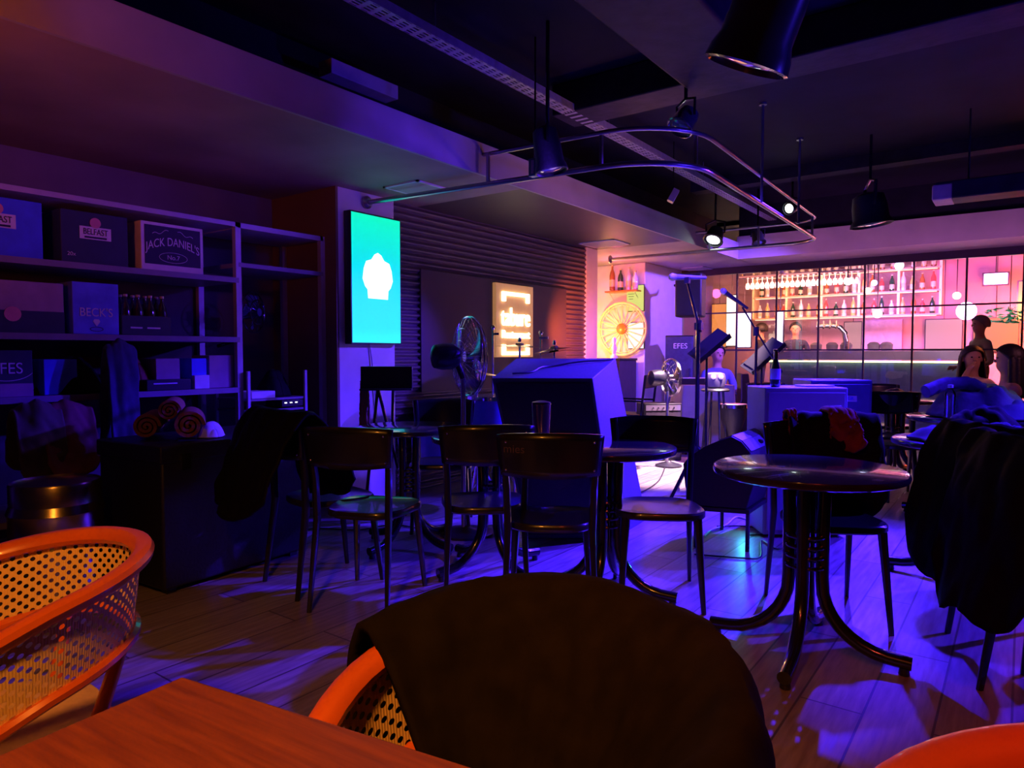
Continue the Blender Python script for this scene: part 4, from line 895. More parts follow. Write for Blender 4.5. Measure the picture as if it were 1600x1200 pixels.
t_, w_ = carton('beer_crate', 'crate with white EFES lettering at the left of the third shelf', 1.1, oy(48), .966, .25, m_ctn_dark)
MB().bbox((.0005, -w_ / 2, .0), (.002, w_ / 2, .07)).build('pink_band', m_ctn_lav, t_)
text('name_text', 'EFES', .085, (.003, w_ / 2 - .12, .15), Y, Z, m_white, t_, .001, squash=.9)
g = MB(); g.tube([(.003, w_ / 2 - .12 + .13 * sin(a), .16 - .075 * cos(a)) for a in [-1.1 + 2.2 * i / 20 for i in range(21)]], .002, 5); g.build('arc_line', m_white, t_)
for (a, b, h, mt, nm, lb) in ((65, 118, .2, m_ctn_blue, 'small_carton', 'plain blue box beside the EFES crate'), (242, 280, .2, m_ctn_lav, 'paper_bag', 'tilted lavender box in the middle of the third shelf'), (298, 322, .2, m_ctn_blue, 'tall_carton', 'tall narrow blue box on the third shelf'), (326, 364, .22, m_ctn_lav, 'dusky_carton', 'dusky box at the right end of the third shelf')):
    carton(nm, lb, oy(a), oy(b), .966, h, mt, .22)
carton('label_box', 'small white lidded box in front of the narrow blue box', oy(298), oy(322), .966, .09, m_paper, .03, x=XS + .015)
t_, w_ = carton('black_equipment_case', 'flat black case with a white stripe on the third shelf', oy(222), oy(292), .966, .07, m_plastic, .2, x=XS + .02); MB().bbox((.0005, -.1, .04), (.003, .05, .048)).build('white_stripe', m_paper, t_)
heap('black_bag', 'slumped black bag on the left of the third shelf', (XS - .12, oy(120), .967), .12, .2, .17, m_coat, 41, 0, 'bag')
heap('brown_cloth', 'crumpled brown cloth on the third shelf', (XS - .15, oy(222), .967), .1, .12, .19, m_blanket, 43, 0, 'cloth')
# hanging garments on the shelf front, left
def hang(name, label, px, dx, w_, zt_, zb_, mat, seed, cat='jacket', fl=.06):
    y = onx(px, 600, XS + dx).y
    coat(name, label, [V((XS + dx, y - w_ / 2 + w_ * i / 6, zt_ - .05 * abs(i - 3) / 3)) for i in range(7)], 0, 0, zt_ - zb_, zt_ - zb_ - .05, mat, w=.05, flare=fl, seed=seed, cat=cat, wr=.03, nrm=lambda u: V((-1, 0, 0)), nu=26, nv=40)
hang('green_jacket', 'olive jacket hanging above the keg', 55, .085, .22, .93, .5, M('olive_fabric', (.10, .09, .05), .85, sheen=.2), 51)
hang('brown_jacket', 'brown jacket with red piping hanging right of the olive jacket', 100, .09, .26, .92, .5, M('maroon_fabric', (.22, .07, .07), .85), 55)
hang('blue_black_coat', 'long blue black coat hanging in front of the shelf unit', 187, .11, .16, 1.26, .2, m_navy, 59, fl=.03)
# keg
p = pd(82, 3.25); t = thing('beer_keg', 'steel beer keg at the lower left behind the cane chair', 'keg', p)
MB().lathe([(.16, 0), (.19, .01), (.19, .06), (.195, .09), (.2, .12), (.193, .15), (.193, .28), (.2, .3), (.193, .32), (.193, .44), (.2, .46), (.193, .48), (.18, .52), (.1, .54), (.001, .545)], n=40).build('keg_body', m_keg, t, ang=30)
MB().lathe([(.178, .5), (.188, .5), (.188, .59), (.183, .6), (.178, .59)], n=40).build('rim', m_keg, t); MB().lathe([(.04, .54), (.04, .57), (.02, .58), (.001, .58)], n=16).build('valve', m_chrome, t)
# chest
p = pd(318, 3.85); t = thing('black_chest', 'large black equipment chest below the shelf unit', 'chest', p, radians(4))
MB().bbox((-.3, -.42, .03), (.28, .46, .74)).build('body', m_spk, t, bevel=.012); MB().bbox((-.31, -.43, .66), (.29, .47, .745)).build('lid', m_spk, t, bevel=.008)
for y in (-.3, .3): MB().box((.292, y, .66), (.012, .05, .08)).build('latch', m_chrome, t)
for x in (-.25, .22):
    for y in (-.36, .4): MB().box((x, y, .015), (.05, .05, .03)).build('foot', m_plastic, t)
# rolled blankets
def roll(label, px, py, r, L, d=3.75, head=20, name='rolled_blanket'):
    c = atd(px, py, d); t = thing(name, label, 'blanket', c - UPZ * r, TH + radians(head))
    g = MB(); sp = [V(((r - .0) * (1 - q / 3.2) * cos(q * 2 * pi), 0, r + r * (1 - q / 3.2) * sin(q * 2 * pi))) for q in [i / 24 * .95 for i in range(72)]]
    th = r * .22; n = len(sp); vs = []; 
    for yv in (-L / 2, L / 2):
        for p in sp: vs.append(p + V((0, yv + .006 * nz((p.x * 30, p.z * 30, yv), 1), 0)))
        for p in sp: q = (p - V((0, 0, r))); k = max(0.1, 1 - th / max(q.length, .001)); vs.append(V((0, 0, r)) + q * k + V((0, yv, 0)))
    fs = []
    for i in range(n - 1): fs += [(i, i + 1, 2 * n + i + 1, 2 * n + i), (n + i, 3 * n + i, 3 * n + i + 1, n + i + 1), (i, n + i, n + i + 1, i + 1), (2 * n + i, 2 * n + i + 1, 3 * n + i + 1, 3 * n + i)]
    g.add(vs, fs); g.build('fleece', m_blanket, t, ang=50); return t
roll('rolled orange blanket at the left of the stack on the black chest', 236, 662, .072, .34)
roll('rolled orange blanket at the right of the stack on the black chest', 296, 660, .08, .36, head=24)
roll('rolled orange blanket on top of the two others', 268, 638, .06, .34, 3.78, 22)
heap('white_cloth', 'small pale cloth at the right end of the black chest', pd(328, 3.72, .747), .06, .07, .06, m_paper, 61, 0, 'cloth')
# utility cart in the right bay
ya, yb = onx(388, 600, -4.3).y, onx(477, 600, -4.3).y; t = thing('utility_cart', 'small metal cart with stacked trays right of the shelf posts', 'cart', (-4.45, (ya + yb) / 2, 0)); hw = (yb - ya) / 2
for y in (-hw, hw):
    for x in (.15, -.25): MB().box((x, y, .55), (.02, .02, 1.05)).build('post', m_post, t)
for z in (.25, .55, .8, .88): MB().bbox((-.25, -hw, z - .015), (.15, hw, z)).build('tray', m_ctn_dark if z < .8 else m_shelf, t)
t_, w_ = carton('white_box', 'flat white box on the metal cart', ya + .03, ya + .22, .881, .05, m_paper, .2, x=-4.31)
t_, w_ = carton('network_box', 'black box with three small white lights on the metal cart', (ya + yb) / 2 + .03, yb - .02, .81, .05, m_plastic, .2, x=-4.3)
for k in range(3): MB().box((.002, -.06 + .045 * k, .03), (.004, .018, .007)).build('status_light', emis('status_light', (.9, .95, 1), 3), t_)
heap('black_bag', 'slumped black bag on top of the metal cart', (-4.47, (ya + yb) / 2 + .07, .881), .13, .12, .16, m_coat, 71, 0, 'bag')
# wall fan in right bay
c = onx(396, 488, -4.62); t = thing('wall_fan', 'dark wall fan inside the right bay of the shelf unit', 'fan', c, radians(-90 + 25))
g = MB()
for k in range(18): a = 2 * pi * k / 18; g.tube([(cos(a) * .15 * q, .05 * (1 - q * q), sin(a) * .15 * q) for q in (.1, .5, .8, 1)], .0025, 5)
for q in (1, .6): g.tube([(cos(2 * pi * i / 32) * .15 * q, .05 * (1 - q * q), sin(2 * pi * i / 32) * .15 * q) for i in range(32)], .005, 6, closed=True)
g.build('cage', m_tube, t); MB().lathe([(.05, -.12), (.05, 0), (.03, .05), (.001, .06)], (0, 0, 0), 16, (0, 1, 0)).build('motor', m_navy, t)
for k in range(4):
    a0 = pi / 2 * k; MB().grid(lambda u, v: V((cos(a0 + (v - .5) * .9) * (.03 + .1 * u), -.01 + (v - .5) * .04, sin(a0 + (v - .5) * .9) * (.03 + .1 * u))), 4, 4).build('blade', m_navy, t, solid=.003)
MB().tube([(0, -.1, 0), (0, -.12, -.2), (0, -.3, -.25)], .014, 8).build('bracket', m_tube, t)
# black bag on the floor by column / white bag on column
coat('brown_bag', 'brown strap bag hanging on the black tray stand by the column', [V((x, y, z)) for x, y, z in [tuple(pd(563 + i * 3, 5.0, .98 - .004 * i)) for i in range(5)]], 0, 0, .4, .42, M('brown_leather', (.28, .12, .08), .6), w=.02, flare=.03, seed=77, cat='bag', nu=10, nrm=lambda u: -F0)

# ================================================================== CEILING GEAR
ZR, ZU = 2.385, 2.6
pts_l = [(-4.2, 3.80), (-3.2, 3.83), (-2.15, 3.93)]
cx0, cy0 = -2.22, 4.55; 
def ringpath(z):
    p = [V((-4.2, 3.74, z)), V((-3.3, 3.82, z))]
    yn, xr, yf, rr = 3.92, -1.68, 7.86, .55
    p += [V((xr - rr + rr * cos(a), yn + rr + rr * sin(a), z)) for a in [-pi / 2 + (pi / 2) * i / 10 for i in range(11)]]
    rr2 = .3
    p += [V((xr - rr2 - .08 + rr2 * cos(a), yf - rr2 + rr2 * sin(a), z)) for a in [(pi / 2) * i / 8 for i in range(9)]]
    p += [V((XW, yf - .05, z))]; return p
t = thing('ceiling_rail', 'double steel tube rail hung in a U shape over the stage', 'rail', (-2.9, 5.8, ZR))
o_ = V((-2.9, 5.8, ZR))
MB().tube([p - o_ for p in ringpath(ZR)], .019, 10).build('lower_tube', m_steel, t)
up = [p for p in ringpath(ZU)]; up[0] = V((BX, 3.86, ZU)); up = [up[0]] + up[2:]; up[-1] = V((BX, 7.81, ZU))
MB().tube([p - o_ for p in up], .015, 10).build('upper_tube', m_steel, t)
rp = ringpath(ZR)
for (px_, yy_) in ((-3.05, 3.84), (-2.2, 3.93), (-1.72, 4.3), (-1.76, 7.5), (-2.4, 7.84), (-2.95, 7.82)):
    MB().box((px_ - o_.x, yy_ - o_.y, (ZR + ZU) / 2 - o_.z), (.02, .02, ZU - ZR)).build('upright', m_steel, t)
for (x, y) in ((-4.19, 3.74), (-4.24, 7.81)): MB().lathe([(.05, 0), (.05, .012), (.03, .03)], V((x, y, ZR)) - o_, 16, (1, 0, 0)).build('wall_flange', m_steel, t)
for (px, yb_) in ((1190, 316), (1240, 350)):
    c = onz(px, yb_, ZR); c.x = -1.69
    h = MB().tube([c - o_, V((c.x, c.y, CZ)) - o_], .011, 8).build('hanger_rod', m_steel, t); MB().lathe([(.03, -.015), (.03, 0)], V((c.x, c.y, CZ)) - o_, 12).build('rod_plate', m_steel, h)
# perforated cable tray
a = onz(540, 5, 2.95); t = thing('cable_tray', 'long perforated cable tray running under the black ceiling', 'tray', (-2.68, 5.9, 2.95))
g = MB(); L0, L1 = -3.75, 3.5
for x in (-.05, .05): g.bbox((x - .002, L0, -.02), (x + .002, L1, .03))
for x in (-.036, -.012, .012, .036): g.bbox((x - .006, L0, -.02), (x + .006, L1, -.017))
y = L0
while y < L1: g.bbox((-.05, y, -.0205), (.05, y + .03, -.0165)); y += .075
g.build('tray_body', m_galv, t)
MB().tube([(.0, L0, .0), (.01, -1, .002), (-.01, 1, .0), (0, L1, .0)], .012, 6).build('cable_bundle', m_plastic, t)
for y in (-3, -1, 1, 3): MB().tube([(0, y, .03), (0, y, .2)], .006, 6).build('hanger', m_steel, t)
# ducts and beams
o = MB().bbox((-1.78, -1.5, 2.88), (-1.28, 4.3, CZ)).build('ceiling_duct', m_duct, bevel=.02); struct(o, 'wide dark duct under the ceiling')
o = MB().bbox((BX + .3, 4.3, 2.93), (4.6, 4.62, CZ)).build('ceiling_beam', m_duct, bevel=.01); struct(o, 'dark cross beam under the ceiling')
o = MB().bbox((-3.5, 2.75, 2.88), (-3.38, 3.3, 2.97)).build('ceiling_box_duct', M('blue_lit_box', (.3, .28, .4), .5), bevel=.004); struct(o, 'blue lit box duct above the soffit edge')  # dark duct, blue light on its face put into the paler colour
for (y, nm) in ((7.6, 'ceiling_joist'),):
    o = MB().bbox((BX + .02, y, 3.03), (4.6, y + .18, CZ)).build(nm, m_duct); struct(o)
# soffit vents
def vent(label, pts, z):
    P_ = [onz(x, y, z) for x, y in pts]; c = sum(P_, V()) / 4; x0, x1 = min(p.x for p in P_), max(p.x for p in P_); y0_, y1 = min(p.y for p in P_), max(p.y for p in P_)
    t = thing('ceiling_vent', label, 'vent', (c.x, c.y, z - .012)); w_, l_ = (x1 - x0) / 2, (y1 - y0_) / 2
    g = MB(); 
    for (a, b) in (((-w_, -l_), (w_, -l_ + .02)), ((-w_, l_ - .02), (w_, l_)), ((-w_, -l_), (-w_ + .02, l_)), ((w_ - .02, -l_), (w_, l_))): g.bbox((a[0], a[1], 0), (b[0], b[1], .012))
    g.build('frame', m_colw, t); MB().bbox((-w_ + .02, -l_ + .02, .002), (w_ - .02, l_ - .02, .011)).build('grille', m_soffit, t)
vent('square air vent in the soffit above the teal screen', ((600, 292), (655, 283), (710, 297), (650, 303)), SZ)
vent('small vent in the dark soffit above the stage', ((916, 378), (965, 375), (970, 382), (925, 385)), SZ)
vent('flat vent in the far soffit near the glass', ((1068, 419), (1100, 416), (1110, 420), (1075, 422)), SZ)
# spot lamps
m_lens = emis('white_lens', (.85, 1, .95), 9); m_lensoff = M('dark_lens', (.1, .12, .2), .08, coat=1)
def par(label, c, R, L, direction, lens=None, name='stage_spotlight', mount=True, body=m_plastic):
    c = V(c); t = thing(name, label, 'spotlight', c); d_ = V(direction).normalized()
    MB().lathe([(R * .5, -L), (R * .75, -L * .93), (R * .85, -L * .6), (R * .88, -L * .2), (R, -L * .1), (R * 1.05, 0), (R * .96, .004), (R * .93, -.01)], (0, 0, 0), 28, d_).build('can', body, t)
    MB().lathe([(R * .9, -.02), (R * .6, -.006), (.001, 0)], (0, 0, 0), 24, d_).build('lens', lens or m_lensoff, t)
    up = CZ - c.z
    m_ = -d_ * L * .55; sd = d_.cross(UPZ); sd = sd.normalized() if sd.length > .01 else V((1, 0, 0))
    g = MB(); top = m_ + UPZ * (R * 1.5)
    g.tube([m_ + sd * R * 1.05, m_ + sd * R * 1.1 + UPZ * R * 1.2, top, m_ - sd * R * 1.1 + UPZ * R * 1.2, m_ - sd * R * 1.05], R * .07 + .003, 6); g.build('yoke', m_tube, t)
    if mount: MB().tube([top, V((top.x, top.y, up))], .012, 8).build('drop_rod', m_tube, t)
    return t
par('huge black spotlight with blue sheen at the top edge, nearest of all', atd(1165, 104, 2.2), .13, .4, (-.42, .1, -.9), body=M('gloss_black_can', (.06, .06, .08), .25, coat=.8))
par('rounded moving head lamp hanging by the duct', atd(1062, 200, 4.4), .085, .14, (-.3, -.5, -.8), body=M('gloss_blue_can', (.06, .06, .1), .18, coat=1))
par('black cylindrical spotlight hanging over the left rail', atd(862, 268, 4.1), .095, .26, (.15, .1, -1), body=m_spk)
t = thing('led_bar', 'small teal lit lamp bar below the left rail', 'spotlight', atd(836, 262, 4.3)); MB().box((0, 0, 0), (.07, .05, .11)).build('body', M('teal_body', (.1, .35, .35), .3), t, bevel=.006); MB().box((0, -.027, 0), (.02, .004, .08)).build('strip', M('pale_strip', (.6, .75, .75), .3), t); MB().tube([(0, 0, .05), (0, 0, CZ - t.location.z)], .006, 6).build('rod', m_tube, t)
t = thing('flood_lamp', 'small pale flood lamp hanging from the cable tray', 'spotlight', atd(1052, 306, 6.4), .5); MB().box((0, 0, 0), (.06, .09, .12), 0, mat=Matrix.Rotation(.5, 3, 'Y')).build('body', m_shelf, t, bevel=.004); MB().tube([(0, 0, .05), (0, 0, CZ - t.location.z)], .006, 6).build('rod', m_tube, t)
par('black can spotlight with white lit lens near the far rail corner', atd(1114, 376, 7.9), .11, .16, (-.1, -.55, -.85), m_lens)
par('lit round spotlight seen through the hanger rods', atd(1232, 326, 7.4), .07, .12, (-.35, -.9, -.3), m_lens)
par('small black spotlight just right of the lit can', atd(1186, 380, 8.2), .08, .15, (.3, -.3, -.9))
par('dark bowl lamp hanging under the right side of the ceiling', atd(1362, 352, 6.2), .17, .28, (.12, .05, -1), body=m_spk)
P_ = atd(1490, 300, 5.6); t = thing('ceiling_air_unit', 'long ceiling air unit with a pinkish end at upper right', 'air conditioner', P_, radians(0))
MB().bbox((-.12, -.12, -.07), (1.6, .16, .07)).build('housing', m_duct, t, bevel=.01); MB().bbox((-.14, -.125, -.072), (-.0, .165, .05)).build('end_cap', M('pink_cap', (.6, .4, .42), .5), t, bevel=.01)
for x in (.1, 1.4): MB().tube([(x, 0, .06), (x, 0, CZ - P_.z)], .008, 6).build('rod', m_tube, t)

# ================================================================== BAR BEYOND THE GLASS, made up for a mirror's reflection
YB = 12.6
t = thing('bar_counter', 'long bar counter with a green glowing strip beyond the glass', 'counter', (-2.2, YB, 0))
xa, xb = ony(1203, 560, YB).x, ony(1502, 560, YB).x
MB().bbox((xa + 2.2, 0, 0), (xb + 2.2, .6, 1.04)).build('front', M('blue_counter_front', (.12, .12, .3), .5), t); MB().bbox((xa + 2.17, -.1, 1.09), (xb + 2.23, .65, 1.24)).build('worktop', m_colw, t, bevel=.01)
MB().bbox((xa + 2.2, -.06, 1.05), (xb + 2.2, -.03, 1.075)).build('light_strip', emis('green_strip', (.65, 1, .25), 7), t)
t = thing('back_bar_shelves', 'lit wooden back bar shelving full of bottles', 'shelf', (-2.4, 14.3, 0))
xa, xb = ony(1180, 480, 14.3).x, ony(1470, 480, 14.3).x; SZS = (1.9, 2.32, 2.72)
for z in SZS: MB().bbox((xa + 2.4, -.15, z - .03), (xb + 2.4, .2, z)).build('shelf_board', m_baro, t)
for z in SZS: MB().bbox((xa + 2.45, -.155, z - .045), (xb + 2.35, -.14, z - .032)).build('shelf_light', emis('shelf_strip', (1, .7, .35), 3), t)
for k in range(6): x = xa + (xb - xa) * k / 5 + 2.4; MB().bbox((x - .02, -.14, 1.87), (x + .02, .2, 3.09)).build('upright', m_whl, t)
wm = [M('clear_spirit', (.75, .68, .7), .15, coat=.5, emit=(1, .6, .5), es=.0), m_bg[1], m_bg[0], M('gold_spirit', (.75, .45, .12), .15, coat=.5), M('red_spirit', (.6, .08, .06), .15, coat=.5)]
GBB = 'bottles on the back bar shelves'; rl = ['lowest', 'middle', 'top']; ORD = 'first second third fourth fifth sixth seventh eighth ninth tenth eleventh twelfth thirteenth fourteenth fifteenth sixteenth seventeenth eighteenth nineteenth twentieth twenty-first twenty-second'.split(); WN = ['clear', 'amber', 'dark green', 'golden', 'red']
for zi, z in enumerate(SZS):
    n = 20
    for k in range(n):
        x = xa + .12 + (xb - xa - .24) * (k + random.uniform(-.15, .15)) / (n - 1); h = (.26, .3, .34)[(k * 7 + zi) % 3]
        bottle('%s bottle on the %s back bar shelf, %s from its left end' % (WN[(k * 3 + zi * 2) % 5], rl[zi], ORD[k]), (x, 14.25, z + .001), h, .042, wm[(k * 3 + zi * 2) % 5], GBB)
# hanging glass rack
YR = 12.9; xa, xb = ony(1160, 440, YR).x, ony(1350, 440, YR).x; zr = ony(1250, 430, YR).z
t = thing('glass_rack', 'overhead rack with hanging wine glasses over the bar', 'rack', ((xa + xb) / 2, YR, zr)); hw = (xb - xa) / 2
MB().bbox((-hw, -.2, 0), (hw, .2, .03)).build('rack_board', m_mull, t)
for k in range(4): x = -hw + 2 * hw * k / 3; MB().tube([(x, 0, .03), (x, 0, 3.095 - zr)], .012, 8).build('rod', m_whl, t)
GG = 'wine glasses hanging from the overhead rack'; proto = None; m_wg = M('frosty_glass', (.8, .72, .82), .12, coat=.5)
for k in range(22):
    x = xa + .1 + (xb - xa - .2) * k / 21; lb = 'upside down wine glass hanging in the bar rack, %s from its left end' % ORD[k]
    if proto is None:
        proto = thing('wine_glass', lb, 'glass', (x, YR, zr - .2), 0, GG); MB().lathe([(.03, 0), (.042, .05), (.03, .1), (.005, .12)], n=14).build('bowl', m_wg, proto, solid=.002)
        MB().lathe([(.005, .12), (.005, .19), (.035, .2)], n=14).build('stem', m_wg, proto)
    else: dup(proto, (x, YR, zr - .2), 0, lb, GG)
# bar clutter on the counter
for k, px in enumerate((1275, 1300, 1322, 1365, 1385)):
    q = ony(px, 545, YB + .3); tag(centred(MB().lathe([(.07, 0), (.09, .02), (.1, .1), (.06, .14), (.001, .15)], (q.x, q.y, 1.242), 14).build('serving_bowl', m_colw)), 'pale bowl on the bar counter, %s' % ['leftmost', 'second from left', 'middle one', 'fourth from left', 'rightmost'][k], 'bowl', 'bowls on the bar counter')
# beer tower (curved chrome pipe)
q = ony(1300, 545, YB + .2); t = thing('beer_tower', 'arched chrome beer tap tower on the bar counter', 'beer tap', (q.x, q.y, 1.241))
MB().tube([(-.25, 0, .42), (.0, 0, .43), (.12, 0, .4), (.2, 0, .3), (.22, 0, .15), (.22, 0, 0)], .045, 14).build('arch', m_chrome, t)
for k in range(4): e = MB().tube([(-.22 + .1 * k, -.04, .42), (-.22 + .1 * k, -.12, .38)], .012, 8).build('tap', m_chrome, t); MB().box((-.22 + .1 * k, -.09, .46), (.02, .02, .1)).build('tap_handle', m_whl, e)
# door, lit panels, lamps
d = MB().bbox((ony(1348, 500, 15.1).x, 15.08, 0), (ony(1410, 500, 15.1).x, 15.19, 1.85)).build('door_1', M('lavender_door', (.62, .42, .72), .5)); struct(d)
def lamp(label, px, py, yy, r, col, st, name='globe_lamp', pw=0):
    c = ony(px, py, yy); t = thing(name, label, 'lamp', c); MB().ball((0, 0, 0), r, 16).build('globe', emis(name, col, st), t); MB().tube([(0, 0, r), (0, 0, 3.1 - c.z)], .008, 6).build('cord', m_mull, t)
    if pw: point('globe_light', c + V((0, -.2, -.1)), col, pw, .1)
lamp('large glaring pink white globe lamp at right in the bar', 1510, 486, 12.0, .13, (1, .62, .8), 14, pw=14)
lamp('rosy globe lamp left of the lavender door', 1371, 490, 12.2, .07, (1, .45, .5), 12, pw=5)
lamp('small yellow globe lamp above the taps', 1356, 454, 12.4, .05, (1, .75, .3), 10)
lamp('blue white globe lamp above the counter middle', 1366, 442, 12.0, .045, (.5, .55, 1), 12)
lamp('small orange globe lamp beside the shelving end', 1495, 462, 13.2, .06, (1, .6, .25), 10)
lamp('white star bright globe for a reflected lamp near the top of the glass', 1405, 415, 11.4, .06, (.7, 1, .95), 14)  # globe added in place of a stage lamp's reflection
lamp('white lamp over the hanging glasses', 1325, 440, 11.9, .055, (.95, 1, .95), 8)
a = ony(1537, 447, 14.6); b = ony(1575, 424, 14.6); t = thing('pink_light_panel', 'glaring pink rectangular light panel at upper right in the bar', 'lamp', (a + b) / 2)
MB().box((0, 0, 0), (abs(b.x - a.x), .04, abs(b.z - a.z) * .8)).build('glow_face', emis('pink_panel', (1, .45, .75), 14), t, bevel=.01); MB().box((0, .04, 0), (abs(b.x - a.x) + .05, .04, abs(b.z - a.z))).build('housing', m_mull, t); MB().tube([(0, .05, 0), (0, .05, 3.1 - t.location.z)], .008, 6).build('hanging_rod', m_mull, t)
def slab(name, label, x0, y0, x1, y1, yy, mat, cat='panel', dep=.03):
    a = ony(x0, y0, yy); b = ony(x1, y1, yy); t = thing(name, label, cat, (a + b) / 2)
    MB().tube([(0, dep, abs(a.z - b.z) / 2), (0, dep, 3.1 - (a.z + b.z) / 2)], .006, 6).build('hanging_rod', m_mull, t)
    MB().box((0, 0, 0), (abs(b.x - a.x), dep, abs(a.z - b.z))).build('face', mat, t); MB().box((0, dep, 0), (abs(b.x - a.x) + .04, dep, abs(a.z - b.z) + .04)).build('frame', m_mull, t)
slab('bright_light_box', 'blank glaring white light box behind the rear microphone', 1152, 490, 1172, 542, 13.2, emis('white_box', (1, .95, .98), 5), 'light box')
slab('narrow_light_box', 'narrow warm white vertical light left of the bright light box', 1136, 462, 1149, 540, 13.4, emis('warm_strip', (1, .85, .5), 3), 'light box')
slab('vertical_light_tube', 'thin white vertical light tube between the two bartenders', 1214, 488, 1222, 548, 12.3, emis('white_tube', (1, .95, .85), 6), 'light tube')
slab('orange_lit_panel', 'orange glowing wall panel left of the narrow light', 1113, 476, 1134, 542, 14.9, emis('orange_panel', (1, .35, .06), 1.2), 'panel')
slab('kitchen_window', 'pale pink lit serving window left of the lavender door', 1320, 504, 1345, 545, 15.1, emis('pink_window', (1, .5, .45), .8), 'window')
slab('right_window', 'pale pink lit window with round mark right of the lavender door', 1447, 500, 1502, 546, 15.1, emis('pink_window_r', (1, .45, .5), 1.1), 'window')
slab('orange_wall_board', 'orange lit wall board behind the seated women', 1522, 498, 1590, 548, 15.1, emis('orange_board', (1, .3, .08), 1.0), 'panel')
slab('yellow_lit_shelf', 'yellow lit shelf post at the right edge of the glass', 1592, 440, 1604, 500, 13.5, emis('yellow_post', (1, .6, .1), 1.2), 'panel')
q = ony(1578, 491, 12.4); t = thing('green_hanging_plant', 'green lit trailing plant hanging at the right of the glass', 'plant', q)
g = MB()
for k in range(70): a = random.uniform(0, 2 * pi); rr = random.uniform(0, .3); z = random.uniform(-.12, .1); p = V((cos(a) * rr, sin(a) * rr * .6, z)); u = V((random.uniform(-1, 1), random.uniform(-1, 1), random.uniform(-.5, .5))).normalized() * .05; v_ = u.orthogonal().normalized() * .02; g.add([p - u, p + v_, p + u, p - v_], [(0, 1, 2, 3)])
g.build('leaves', M('green_leaf', (.1, .55, .3), .5, emit=(.1, .7, .4), es=.0), t, solid=.003); MB().tube([(0, 0, .0), (0, 0, 3.1 - q.z)], .006, 6).build('cord', m_mull, t)
point('green_plant_light', q + V((0, -.35, .1)), (.1, 1, .5), 3, .05)

